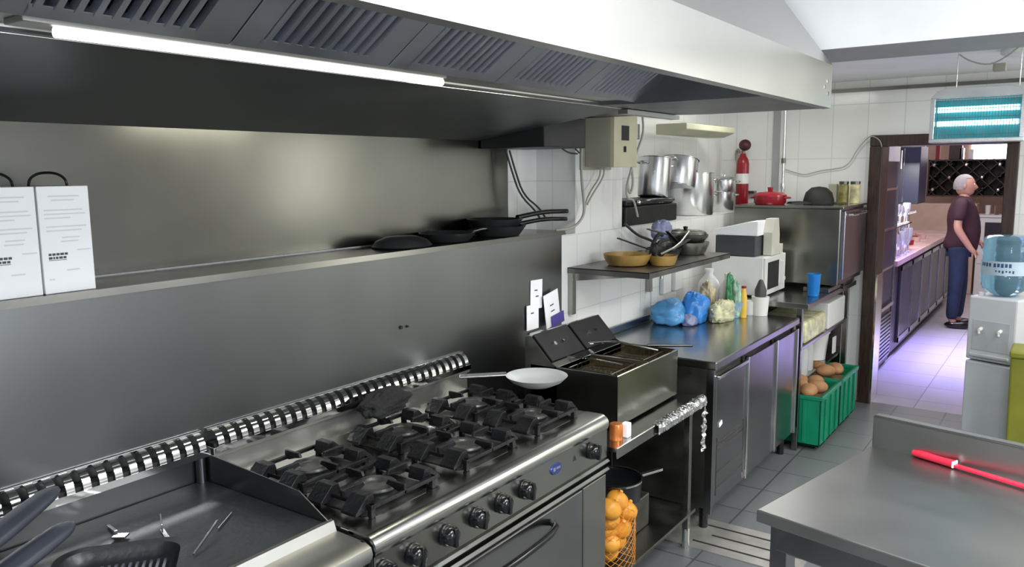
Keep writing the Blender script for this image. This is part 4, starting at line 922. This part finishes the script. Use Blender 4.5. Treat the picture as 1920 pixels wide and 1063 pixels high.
q = MB(); q.lathe([(0, ZC), (.05, ZC), (.075, ZC+.10), (.071, ZC+.10), (.047, ZC+.006), (0, ZC+.006)], (-1.725, 4.86, 0)); o = q.build('plastic_basket', mat('grey_blue_tub', (.25, .4, .55), .4, var=.15, vscale=15), smooth=40); tag(o, 'grey blue plastic tub holding packets', 'tub')
sb = bottle((-1.66, 4.86, ZC), .022, .20, YELLOW, 'slim yellow squeeze bottle with red cap', RED, nm_='sauce_bottle', nk=.6)
for i, (x, y, r, h, l) in enumerate(((-1.66, 4.98, .035, .09, 'small white tub next to the sauce bottle'), (-1.60, 5.0, .055, .12, 'white tub carrying the dark pepper mill'))):
    q = MB(); q.lathe([(0, ZC), (r*.85, ZC), (r, ZC+h), (0, ZC+h)], (x, y, 0)); o = q.build('white_tub', WHPL, smooth=40); tag(o, l, 'tub')
t = thing('pepper_mill', 'dark grey shaker standing on the white tub', 'shaker', (-1.60, 5.0, ZC+.12))
q = MB(); q.lathe([(0, ZC+.121), (.035, ZC+.121), (.037, ZC+.16), (.022, ZC+.20), (.012, ZC+.225), (0, ZC+.23)], (-1.60, 5.0, 0)); q.build('mill_body', mat('dark_grey_plastic', (.06, .055, .055), .5, var=.1), t, smooth=45)
t = bottle((-1.93, 4.97, ZC), .07, .28, WHPL, 'white plastic jug in front of the microwave, left and wider', nm_='jug')
t = bottle((-1.80, 4.95, ZC), .05, .26, WHPL, 'slimmer white plastic jug in front of the microwave', nm_='jug')
# ------------------------------------------------------------------ prep table (turned about 12 degrees)
pt = bpy.data.objects.new('prep_table', None); COL.objects.link(pt); tag(pt, 'stainless prep table with a rear upstand in the right foreground', 'table')
W_, L_ = .742, 1.35      # depth and length
def lb(nm_, a, b, m, bev=.002, p=None):
    q = MB(); q.box(a, b); return q.build(nm_, m, p or pt, bev)
lb('table_top', (0, 0, .845), (L_, W_, .88), S_TABLE, .004)
q = MB(); q.box((0, W_-.012, .875), (L_, W_, .985)); q.box((0, W_-.012, .975), (L_, W_+.03, .985)); q.build('upstand', S_TABLE, pt, .004)
for x in (.05, L_-.05):
    for y in (.06, W_-.06): lb('leg', (x-.025, y-.025, 0), (x+.025, y+.025, .845), S_DOOR)
lb('front_rail', (.05, .045, .76), (L_-.05, .065, .845), S_DOOR)
lb('front_rail', (.05, .02, .775), (L_-.05, .028, .845), S_DOOR)
lb('side_rail', (.03, .06, .77), (.04, W_-.06, .845), S_DOOR)
lb('lower_shelf', (.05, .05, .18), (L_-.05, W_-.05, .20), S_DARK)
place(pt, (-.655, 2.074, 0), math.radians(-12))
kn = bpy.data.objects.new('kitchen_knife', None); COL.objects.link(kn); tag(kn, 'knife with a red handle and red sheath on the prep table', 'knife')
q = MB(); q.tube([(0, 0, .012), (.03, 0, .014), (.08, 0, .012), (.13, 0, .013)], [.011, .014, .013, .014], 10, 1)
for v in q.bm.verts: v.co.z *= .9
q.build('handle', REDPL, kn, smooth=60)
q = MB(); q.prism([(.13, -.011), (.46, -.016), (.48, .006), (.13, .012)], 'z', .004, .012); q.build('blade_sheath', REDPL, kn, .002)
q = MB(); q.obox((.13, 0, .012), (.006, .03, .020)); q.build('collar', WHPL, kn, .002)
place(kn, (-.372, 2.755, .882), math.radians(-21))

# ------------------------------------------------------------------ water cooler, bottle, bin
wc = bpy.data.objects.new('water_cooler', None); COL.objects.link(wc); tag(wc, 'grey floor standing water cooler near the doorway', 'water cooler')
lb('lower_cabinet', (0, 0, .02), (.30, .30, .52), GREYCOOL, .012, wc)
lb('upper_cabinet', (0, 0, .53), (.30, .30, .955), GREYCOOL, .012, wc)
lb('recess', (.035, -.004, .60), (.265, .0, .80), GREYCOOLD, .002, wc)
lb('drip_ledge', (.03, -.02, .555), (.27, .0, .575), GREYCOOLD, .004, wc)
for x in (.09, .21):
    q = MB(); q.cyl((x, -.0, .745), (x, -.035, .735), .012); q.cyl((x, -.03, .745), (x, -.032, .715), .008); tp = q.build('tap', WHPL, wc, smooth=40)
lb('base', (.01, .01, 0), (.29, .29, .02), BLKPL, .002, wc)
q = MB(); q.cyl((.05, .06, .955), (.05, .06, .975), .02); q.build('cap', WHPL, wc, smooth=40)
place(wc, (-.541, 6.03, 0), math.radians(-20))
wb = bpy.data.objects.new('water_bottle', None); COL.objects.link(wb); tag(wb, 'large blue upturned water bottle on the cooler', 'bottle')
pr = [(0, 0), (.05, 0), (.09, .02), (.125, .045), (.135, .07), (.133, .085), (.138, .10), (.138, .145), (.132, .155), (.132, .165), (.138, .175), (.138, .22), (.133, .235), (.137, .25), (.137, .32), (.132, .335), (.137, .35), (.137, .375), (.11, .395), (0, .40)]
q = MB(); q.lathe(pr, n=36); q.build('bottle_body', WBOT, wb, smooth=50)
def arc_label(q, r, z0, z1, a0, a1, n=10):
    for i in range(n):
        t0, t1 = a0+(a1-a0)*i/n, a0+(a1-a0)*(i+1)/n
        v = [q.bm.verts.new((r*math.cos(t), r*math.sin(t), z)) for t, z in ((t0, z0), (t1, z0), (t1, z1), (t0, z1))]
        q.bm.faces.new(v)
q = MB(); arc_label(q, .1392, .145, .235, math.radians(190), math.radians(350), 24); q.build('paper_label', mat('pale_blue_label', (.5, .62, .75), .5, var=.08), wb)
q = MB()
a = 205
for i in range(9):
    if i == 4: a += 4
    arc_label(q, .1400, .197+.002*(i % 2), .222, math.radians(a), math.radians(a+6), 2); a += 9
for k in range(6): arc_label(q, .1400, .168-.004*(k % 3), .178, math.radians(250+k*8), math.radians(254+k*8), 2)
q.build('label_lettering', mat('dark_blue_lettering', (.03, .08, .22), .5, var=.05), wb)
place(wb, (-.355, 6.12, .957), 0)
bn = thing('waste_bin', 'olive yellow plastic bin right of the water cooler', 'bin', (-.13, 5.8, 0))
q = MB(); q.prism([(-.25, .0), (.1, .0), (.12, .66), (-.262, .66)], 'y', 5.57, 5.83); q.build('bin_body', OLIVE, bn, .012)
q = MB(); q.box((-.268, 5.55, .66), (.13, 5.85, .70)); q.build('lid', OLIVE, bn, .01)

# ------------------------------------------------------------------ insect killer hanging on chains
ik = thing('insect_killer', 'hanging insect killer with two glowing cyan tubes', 'insect killer', (-.475, 5.0, 1.93))
X0, X1, YA, YB, Z0, Z1 = -.69, -.25, 4.94, 5.06, 1.94, 2.215
q = MB(); q.prism([(X0, Z1-.045), (X0+.03, Z1-.012), (X0+.07, Z1), (X1-.07, Z1), (X1-.03, Z1-.012), (X1, Z1-.045), (X1, Z1-.052), (X0, Z1-.052)], 'y', YA, YB); q.build('top_housing', ALU, ik, .002)
for x in (X0, X1-.022): bx('side_frame', (x, YA, Z0), (x+.022, YB, Z1-.05), ALU, ik)
bx('bottom_tray', (X0, YA-.005, Z0-.012), (X1, YB+.005, Z0+.01), ALU, ik, .003)
bx('reflector', (X0+.022, YB-.02, Z0+.01), (X1-.022, YB-.016, Z1-.055), UVBACK, ik)
for z in (2.03, 2.105):
    q = MB(); q.cyl((X0+.03, YA+.05, z), (X1-.03, YA+.05, z), .015); q.build('tube', UVTUBE, ik, smooth=30)
q = MB()
for i in range(30): x = X0+.03+i*(X1-X0-.06)/29; q.cyl((x, YA+.006, Z0+.01), (x, YA+.006, Z1-.06), .0012, n=5)
for i in range(5): z = Z0+.03+i*.045; q.cyl((X0+.02, YA+.008, z), (X1-.02, YA+.008, z), .0012, n=5)
q.build('wire_grid', S_DARK, ik)
for x in (X0+.11, X1-.04):
    q = MB(); z = Z1
    k = 0
    while z < 2.43: q.cyl((x, 5.0, z), (x, 5.0, z+.018), .003 if k % 2 else .002, n=6); z += .018; k += 1
    q.build('chain', ALU, ik)
cable('grey_cable', [(X0+.11, 5.02, 2.40), (X0+.16, 5.03, 2.36), (X0+.25, 5.03, 2.33), (X0+.32, 5.03, 2.36), (X1-.05, 5.03, 2.42)], .004, CABLEG, 'thin cable sagging above the insect killer')
o = bx('junction_box', (-.42, 5.04, 2.30), (-.36, 5.10, 2.34), GREYBX, None, .004); tag(o, 'small grey connector above the insect killer', 'connector')
t = thing('ceiling_lamp', 'small round ceiling lamp above the insect killer', 'lamp', (-.35, 5.35, 2.42)); q = MB(); q.lathe([(0, 2.44), (.08, 2.44), (.085, 2.42), (.06, 2.405), (0, 2.40)], (-.33, 5.35, 0)); q.build('shade', WHPL, t, smooth=50)

# conduit on the end wall, wire to the door frame
t = thing('wall_conduit', 'vertical metal conduit on the tiled end wall', 'conduit', (-1.92, 6.46, 1.5))
q = MB(); q.cyl((-1.925, 6.47, 1.54), (-1.925, 6.47, 2.36), .009, n=12); q.build('pipe', ALU, t, smooth=40)
for z in (1.66, 1.86): q = MB(); q.cyl((-1.925, 6.47, z-.02), (-1.925, 6.47, z+.02), .016, n=12); q.build('coupling', CHROME if z < 1.7 else S_DARK, t, smooth=40)
q = MB(); q.box((-2.02, 6.485, 1.54), (-1.965, 6.498, 2.36)); q.build('cable_trunk', GSOF, t, .002)
cable('grey_cable', [(-1.91, 6.475, 1.79), (-1.82, 6.475, 1.76), (-1.75, 6.475, 1.745), (-1.66, 6.475, 1.775), (-1.55, 6.475, 1.79), (-1.47, 6.475, 1.80), (-1.42, 6.475, 1.85), (-1.385, 6.475, 1.93), (-1.33, 6.47, 2.0), (-1.28, 6.44, 2.035), (-1.22, 6.44, 2.0), (-1.205, 6.44, 1.95)], .004, CABLEG, 'thin grey cable wandering across the end wall to the door frame')
q = MB(); q.prism([(-2.34, 2.10), (-2.34, 2.03), (-2.20, 2.03), (-2.12, 2.06), (-2.12, 2.10)], 'y', 5.0, 5.9); o = q.build('wall_fan_heater', mat('cream_lamp_plastic', (.5, .5, .36), .5, var=.04), bevel=.006); tag(o, 'long cream wall light fitting above the pots', 'wall light')

# ------------------------------------------------------------------ the bar room beyond the doorway
q = MB(); q.box((-4.2, YE+.14, 0), (-4.05, 14.2, 3)); struct(q.build('wall_left', TANWALL), 'left wall of the bar room')
q = MB(); q.box((-4.2, 14.0, 0), (2.4, 14.2, 3)); struct(q.build('wall_back', TANWALL), 'tan far wall of the bar room')
q = MB(); q.box((2.2, YE+.14, 0), (2.4, 14.2, 3)); struct(q.build('wall_right', TANWALL), 'right wall of the bar room')
q = MB(); q.box((-4.2, YE+.14, 2.95), (2.4, 14.2, 3.05)); struct(q.build('ceiling', CEIL), 'white ceiling of the bar room')
q = MB(); q.box((-1.36, 13.97, 1.80), (-.88, 13.99, 2.6)); struct(q.build('window_2', WINLIT), 'bright daylit window at the back of the bar')
q = MB(); q.box((-2.55, 11.2, 1.9), (-2.2, 11.22, 2.6)); struct(q.build('window_3', WINLIT), 'bright pane high behind the bar shelves')

bc = thing('bar_counter', 'long bar counter with metal framed doors and pinkish top', 'counter', (-1.7, 9.7, 0))
BY0, BY1, BXF = 8.05, 12.2, -1.33
bx('plinth', (-1.88, BY0+.03, 0), (BXF-.08, BY1-.03, .06), BLKMT, bc)
bx('body', (-1.9, BY0, .06), (BXF-.02, BY1, .88), BARDARK, bc, .004)
bx('bar_top', (-1.92, BY0-.02, .89), (BXF+.02, BY1+.02, .945), PINKTOP, bc, .006)  # pinkish tone is set in the material
bx('end_panel', (-1.9, BY0-.005, .06), (BXF-.03, BY0+.002, .88), BLUESTEEL, bc)
n = 6
for i in range(n):
    a = BY0+.28+i*(BY1-BY0-.3)/n; b = a+(BY1-BY0-.3)/n-.03
    d = bx('door', (BXF-.02, a, .12), (BXF, b, .86), BARDARK, bc, .003)
    q = MB()
    for (y0, y1, z0, z1) in ((a, a+.03, .12, .86), (b-.03, b, .12, .86), (a, b, .12, .17), (a, b, .82, .86)): q.box((BXF, y0, z0), (BXF+.008, y1, z1))
    fr_ = q.build('frame', BLUESTEEL, d)
# tall slatted cooler near the doorway
tc_ = thing('drinks_cooler', 'dark drinks cooler with a slatted lower grille just inside the bar', 'fridge', (-1.6, 7.7, 0))
CA, CB, CX = 7.38, 8.0, -1.33
bx('cabinet', (-1.95, CA, .03), (CX-.02, CB, 2.0), BARDARK, tc_, .006)
for (ya, yb) in ((CA, CA+.05), (CB-.05, CB)): bx('door_frame', (CX-.02, ya, .58), (CX, yb, 1.98), BLUESTEEL, tc_)
bx('door_frame', (CX-.02, CA, 1.85), (CX, CB, 1.98), WHPL, tc_); bx('glass_door', (CX-.02, CA+.05, .62), (CX-.012, CB-.05, 1.85), BARDARK, tc_)
q = MB()
for i in range(12): q.box((CX-.02, CA+.03, .08+i*.035), (CX-.004, CB-.03, .10+i*.035))
q.build('grille', BLUESTEEL, tc_)
bx('drip_rail', (CX-.01, CA+.03, .55), (CX+.01, CB-.03, .58), CHROME, tc_)
for z in (.9, 1.25, 1.6): bx('shelf_strip', (CX-.012, CA+.06, z), (CX-.004, CB-.06, z+.02), CHROME, tc_)
bx('foot', (-1.9, CA+.05, 0), (CX-.06, CB-.05, .03), BLKMT, tc_)
q = MB(); q.box((-1.24, 6.74, 0), (-1.205, 6.78, .92)); o = q.build('steel_post', BLUESTEEL, bevel=.003); tag(o, 'short bright steel upright just inside the doorway', 'post')
# glasses and bottles on the bar
bg = ['near the front corner of the bar', 'beside the near glasses', 'in the middle cluster', 'at the back of the cluster', 'near the tap', 'by the far napkins']
r3 = random.Random(11)
g0 = None
gl = 'glasses crowded on the bar top'
for i in range(8):
    for j in range(4):
        x = -1.375-.075*j+r3.uniform(-.01, .01); y = 8.12+.125*i+r3.uniform(-.02, .02); s_ = r3.uniform(.9, 1.5)
        if g0 is None:
            q = MB(); q.lathe([(0, 0), (.03, 0), (.03, .004), (.006, .01), (.005, .07), (.02, .085), (.036, .12), (.033, .17), (.031, .17), (.034, .12), (.018, .09), (0, .088)], n=14); g0 = q.build('wine_glass', GLASSW, smooth=50); o = g0
        else: o = g0.copy(); COL.objects.link(o)
        place(o, (x, y, .946)); o.scale = (1, 1, s_)
        tag(o, 'clear stemmed glass in the crowd on the bar top', 'glass', gl)
sh = thing('glass_shelf', 'raised shelf of glasses over the near end of the bar', 'shelf', (-1.6, 8.6, .946))
for z in (1.22,): bx('board', (-1.74, 8.10, z), (-1.40, 9.25, z+.012), CHROME, sh)
for y in (8.12, 9.22):
    for x in (-1.72, -1.42): q = MB(); q.cyl((x, y, .946), (x, y, 1.22), .007, n=8); q.build('post', CHROME, sh)
for i in range(8):
    for j in range(3):
        o = g0.copy(); COL.objects.link(o); place(o, (-1.44-.10*j+r3.uniform(-.01, .01), 8.18+.14*i+r3.uniform(-.02, .02), 1.2335)); o.scale = (1, 1, r3.uniform(.8, 1.3))
        tag(o, 'clear stemmed glass standing on the raised glass shelf', 'glass', 'glasses on the raised shelf')
bm_ = [mat('silver_glass_bottle', (.75, .78, .8), .1, .7, var=.05), mat('white_label_bottle', (.8, .8, .82), .3, var=.05), mat('dark_glass_bottle', (.02, .03, .025), .1, var=.1), mat('amber_bottle', (.3, .1, .03), .1, trans=.3, var=.1)]
bp0 = {}
bn_ = ['silver', 'white labelled', 'dark', 'amber']
for i in range(14):
    m = i % 4; x = -1.79-.05*(i % 2); y = 8.15+.085*i
    if m not in bp0:
        q = MB(); q.lathe([(0, 0), (.036, 0), (.038, .01), (.038, .18), (.03, .21), (.013, .24), (.012, .29), (.015, .292), (.015, .31), (0, .31)], n=16); bp0[m] = q.build('bottle', bm_[m], smooth=45); o = bp0[m]
    else: o = bp0[m].copy(); COL.objects.link(o)
    place(o, (x, y, .946)); tag(o, bn_[m]+' bottle standing behind the glasses on the bar', 'bottle', bn_[m]+' bottles behind the bar glasses')
# beer tap tower
t = thing('beer_tap', 'chrome beer tap tower rising above the bar glasses', 'tap', (-1.5, 9.5, .945))
q = MB(); q.cyl((-1.5, 9.5, .946), (-1.5, 9.5, 1.30), .035); q.cyl((-1.5, 9.5, 1.30), (-1.4, 9.5, 1.33), .012); q.build('tower', CHROME, t, smooth=40)
bx('tap_badge', (-1.53, 9.46, 1.32), (-1.47, 9.54, 1.42), WHPL, t, .006)
for i in range(6):
    q = MB(); q.lathe([(0, 0), (.045, 0), (.05, .05), (0, .05)], (-1.50-.06*(i % 2), 9.8+.22*i, .946), n=16); o = q.build('tumbler', RED if i % 3 == 0 else PINKTOP, smooth=40); tag(o, ['red', 'pale pink', 'rosy'][i % 3]+' low bowl towards the far end of the bar', 'bowl', ['red', 'pale pink', 'rosy'][i % 3]+' bowls on the bar')
# back shelving: tall dark and steel cabinets left, wine rack, tan half wall
t = thing('hanging_cabinet', 'dark blue cabinet hung above the bar behind the glasses', 'cabinet', (-1.6, 9.95, 1.4))
bx('carcass', (-1.80, 9.70, 1.40), (-1.42, 10.2, 2.02), mat('blue_black_cabinet', (.02, .022, .045), .3, var=.1), t, .006)
bx('pale_panel', (-1.76, 9.694, 1.78), (-1.60, 9.70, 1.98), WHPL, t); bx('door_gap', (-1.585, 9.694, 1.42), (-1.575, 9.70, 2.0), CHROME, t)
for x in (-1.78, -1.44):
    for y in (9.73, 10.17): q = MB(); q.cyl((x, y, 2.02), (x, y, 2.95), .008, n=8); q.build('hanger_rod', CHROME, t)
wr = thing('wine_rack', 'dark wooden wine rack filled with bottles on the far wall', 'wine rack', (-1.2, 13.2, 1.05))
RX0, RX1, RZ0, RZ1, RYF = -1.80, -.60, 1.38, 1.90, 13.0
bx('back_board', (RX0, RYF+.28, RZ0), (RX1, RYF+.30, RZ1), WOODK, wr)
for (a, b) in (((RX0, RYF, RZ0), (RX1, RYF+.3, RZ0+.02)), ((RX0, RYF, RZ1-.02), (RX1, RYF+.3, RZ1)), ((RX0, RYF, RZ0), (RX0+.02, RYF+.3, RZ1)), ((RX1-.02, RYF, RZ0), (RX1, RYF+.3, RZ1))): bx('board', a, b, WOODK, wr)
q = MB()
for i in range(-3, 7):
    for s in (1, -1):
        xa = RX0+i*.2; xb = xa+(RZ1-RZ0)
        if s < 0: xa, xb = xb, xa
        p0 = Vector((xa, RYF+.15, RZ0)); p1 = Vector((xb, RYF+.15, RZ1)); d = p1-p0
        t0, t1 = 0, 1
        lo, hi = RX0, RX1
        for (u, v_) in ((lo, 1), (hi, -1)):
            tt = (u-p0.x)/d.x
            if v_*d.x > 0: t0 = max(t0, tt)
            else: t1 = min(t1, tt)
        if t1-t0 > .05: q.bar(p0+d*t0, p0+d*t1, .012, .28, up=(0, 1, 0))
q.build('lattice', WOODK, wr)
b0 = None
for i in range(6):
    for j in range(3):
        x = RX0+.1+i*.2; z = RZ0+.08+j*.17
        if (i*3+j) % 4 == 3: continue
        if b0 is None: q = MB(); q.lathe([(0, 0), (.036, 0), (.036, .19), (.014, .24), (.014, .30), (0, .30)], n=12, M=Matrix.Rotation(PI/2, 3, 'X')); b0 = q.build('wine_bottle', bm_[2], smooth=45); o = b0
        else: o = b0.copy(); COL.objects.link(o)
        place(o, (x, RYF+.12, z)); tag(o, 'dark wine bottle lying neck outward in the rack', 'bottle', 'wine bottles in the rack')
        if (i+j) % 2 == 0:
            q = MB(); q.ball((x, RYF-.19, z), .022, 6); c_ = q.build('foil_cap', CHROME); c_.parent = o; c_.location = (0, 0, 0)
            c_.location = Vector((0, -.31, 0))
            for v in c_.data.vertices: pass
o = bx('half_wall', (-2.2, 12.95, 0), (-1.15, 13.3, 1.28), TANWALL, None, .01); tag(o, 'tan counter front below the wine rack', 'counter')
mc = thing('white_cabinet', 'white framed cabinet with dark opening right of the person', 'cabinet', (-.8, 12.9, 0))
bx('carcass', (-1.12, 12.9, 0), (-.42, 13.3, 1.10), WHPL, mc, .01); bx('opening', (-1.03, 12.895, .72), (-.5, 12.9, 1.03), BARDARK, mc); bx('pale_panel', (-1.10, 12.89, .45), (-.45, 12.9, .62), WHPL, mc)
bx('top_slab', (-1.14, 12.88, 1.10), (-.40, 13.3, 1.13), WHPL, mc)
for i in range(6):
    q = MB(); q.lathe([(0, 0), (.03, 0), (.036, .13), (0, .13)], (-1.02+.11*i, 13.05, 1.131), n=12); o = q.build('tumbler', GLASS if i % 2 else WHPL, smooth=40); tag(o, ('clear' if i % 2 else 'white')+' tumbler on the white cabinet at the far wall', 'glass', ('clear' if i % 2 else 'white')+' tumblers on the white cabinet')
for i, (x, z, w_, h_, m, l) in enumerate(((-1.55, 1.90, .16, .20, WOODK, 'brown square box on top of the wine rack'), (-1.72, 1.90, .05, .28, RED, 'red bottle on top of the wine rack'), (-1.30, 1.90, .05, .14, WHPL, 'white jar on the rack, left of two'), (-1.42, 1.90, .05, .16, CHROME, 'bright jar on the rack, right of two'))):
    o = bx('rack_item', (x, RYF+.05, z), (x+w_, RYF+.2, z+h_), m, None, .006); o.name = 'storage_box' if i == 0 else ('bottle' if i == 1 else 'jar'); tag(o, l, o.name.split('.')[0].replace('storage_', ''))

# ------------------------------------------------------------------ the person
def skin_mesh(verts, edges, sub=2):
    me = bpy.data.meshes.new('skin_tmp'); me.from_pydata([v[0] for v in verts], edges, [])
    o = bpy.data.objects.new('skin_tmp', me); COL.objects.link(o)
    o.modifiers.new('skin', 'SKIN'); s_ = o.modifiers.new('sub', 'SUBSURF'); s_.levels = sub; s_.render_levels = sub
    for i, v in enumerate(verts):
        r = v[1]; me.skin_vertices[0].data[i].radius = r if isinstance(r, tuple) else (r, r); me.skin_vertices[0].data[i].use_root = (i == 0)
    dg_ = bpy.context.evaluated_depsgraph_get(); dg_.update()
    m2 = bpy.data.meshes.new_from_object(o.evaluated_get(dg_)); bpy.data.objects.remove(o)
    return m2
# local frame: facing +x, feet at z=0, left side is +y (away from the kitchen), right side is -y (near)
V = []; Ed = []
def add(p, r, prev=None):
    V.append((p, r)); i = len(V)-1
    if prev is not None: Ed.append((prev, i))
    return i
pel = add((0, 0, .94), (.07, .09))
bel = add((.03, 0, 1.08), (.11, .12), pel)
che = add((.01, 0, 1.25), (.10, .13), bel)
sho = add((-.005, 0, 1.385), (.055, .10), che)
nek = add((0.015, 0, 1.47), .05, sho)
hd1_ = add((.025, 0, 1.55), .055, nek)
for s in (-1, 1):
    a = add((-.015, s*.185, 1.375), .045, sho)
    b = add((-.04, s*.235, 1.13), .046, a); c = add((.09 if s < 0 else .16, s*.215, .93 if s < 0 else .98), .034, b)
    h = add((.125 if s < 0 else .2, s*.205, .875 if s < 0 else .95), (.026, .034), c)
    hx, hy, hz = V[h][0]
    for k in range(4):
        f1 = add((hx+.028+.004*k, hy+s*(-.02+.004)+(.017*k-.02), hz-.035), .0095, h); f2 = add((hx+.034+.002*k, hy+(.015*k-.022), hz-.075+(.006 if k in (0, 3) else 0)), .008, f1)
    th = add((hx+.045, hy+.028, hz-.01), .011, h); add((hx+.062, hy+.030, hz-.04), .009, th)
    l1 = add((0, s*.09, .80), (.065, .065), pel); l2 = add((.015+.03*s, s*.105, .49), .062, l1); l3 = add((-.005+.03*s, s*.11, .10), .042, l2)
    add((.03+.03*s, s*.115, .045), (.04, .035), l3); add((.15+.03*s, s*.125, .028), (.038, .022), len(V)-1)
body_me = skin_mesh(V, Ed)
ps = bpy.data.objects.new('person', None); COL.objects.link(ps); tag(ps, 'person with short grey hair in a dark polo shirt and jeans', 'person')
q = MB(); q.bm.from_mesh(body_me)
# head: shaped ellipsoid with brow, nose, mouth, chin and ears
k0 = len(q.bm.verts)
q.ball((0, 0, 0), .1, 20, (1.0, .78, 1.2))
q.bm.verts.ensure_lookup_table()
for v in q.bm.verts[k0:]:
    x, y, z = v.co
    if x > .03 and abs(y) < .025 and -.045 < z < .02: x += .030*(1-abs(y)/.025)*(1-abs(z+.022)/.045 if abs(z+.022) < .045 else 0)   # nose
    if x > .05 and -.075 < z < -.055: x -= .004                                                                     # mouth line
    if x > .05 and .005 < z < .03 and .015 < abs(y) < .05: x -= .008                                                 # eye sockets
    if z < -.07 and x > 0: x += .012
    if x < -.03 and z > -.03: x -= .010
    v.co = Vector((x+.02, y, z+1.59))
for s in (-1, 1): q.ball((.01, s*.078, 1.585), .028, 8, (.7, .35, 1.1))
q.build('body', SKIN, ps, smooth=70)
for s in (-1, 1): q = MB(); q.ball((.104, s*.03, 1.608), .009, 8); q.build('eye', WHPL, ps)
q = MB(); k0 = 0
q.ball((0, 0, 0), .105, 18, (1.0, .80, 1.2))
for v in list(q.bm.verts):
    x, y, z = v.co
    if (x > .0 and z < .07-.3*0) and not (x < .02 and z > -.01): q.bm.verts.remove(v)
    elif z < -.055: q.bm.verts.remove(v)
    else: v.co = Vector((x+.013 if x > -.03 else x+.005, y, z+1.592))
q.build('hair', HAIR, ps, smooth=70)
V2 = []; E2 = []
V, Ed = V2, E2
aa = add((.0, 0, .83), (.155, .19)); a0 = add((.01, 0, .95), (.160, .19), aa); a1 = add((.05, 0, 1.08), (.168, .178), a0); a2 = add((.01, 0, 1.27), (.142, .185), a1); a3 = add((-.015, 0, 1.405), (.092, .145), a2); a4 = add((-.0, 0, 1.455), .072, a3)
for s in (-1, 1): b = add((-.018, s*.195, 1.385), .074, a3); add((-.035, s*.232, 1.20), .070, b)
q = MB(); q.bm.from_mesh(skin_mesh(V, Ed)); q.build('polo_shirt', SHIRT, ps, smooth=70)
V, Ed = [], []
a0 = add((0, 0, 1.0), (.125, .15))
for s in (-1, 1): l1 = add((0, s*.095, .85), (.108, .10), a0); l2 = add((.015+.03*s, s*.105, .49), .078, l1); add((-.003+.03*s, s*.11, .08), .064, l2)
q = MB(); q.bm.from_mesh(skin_mesh(V, Ed)); q.build('jeans', JEANS, ps, smooth=70)
for s in (-1, 1): q = MB(); q.ball((.06+.03*s, s*.12, .04), .06, 12, (2.2, .8, .75)); [setattr(v.co, 'z', max(.0, v.co.z)) for v in q.bm.verts]; q.build('shoe', BLKPL, ps, smooth=60)
place(ps, (-1.05, 10.2, 0), math.radians(8))

# ceiling light panels (outside the view) that carry the room lights
for (x, y, z) in ((.25, 1.6, 2.87), (.25, -.3, 2.87), (1.3, 3.0, 2.87)):  # the panel by the right wall is an added fill
    t = thing('ceiling_light_panel', 'rectangular ceiling light panel '+('added near the right wall as fill' if x > 1 else 'over the prep table' if y > 0 else 'behind the viewpoint'), 'lamp', (x, y, z))
    bx('frame', (x-.33, y-.63, z), (x+.33, min(y+.63, 3.6), z+.05), WHPL, t, .004)
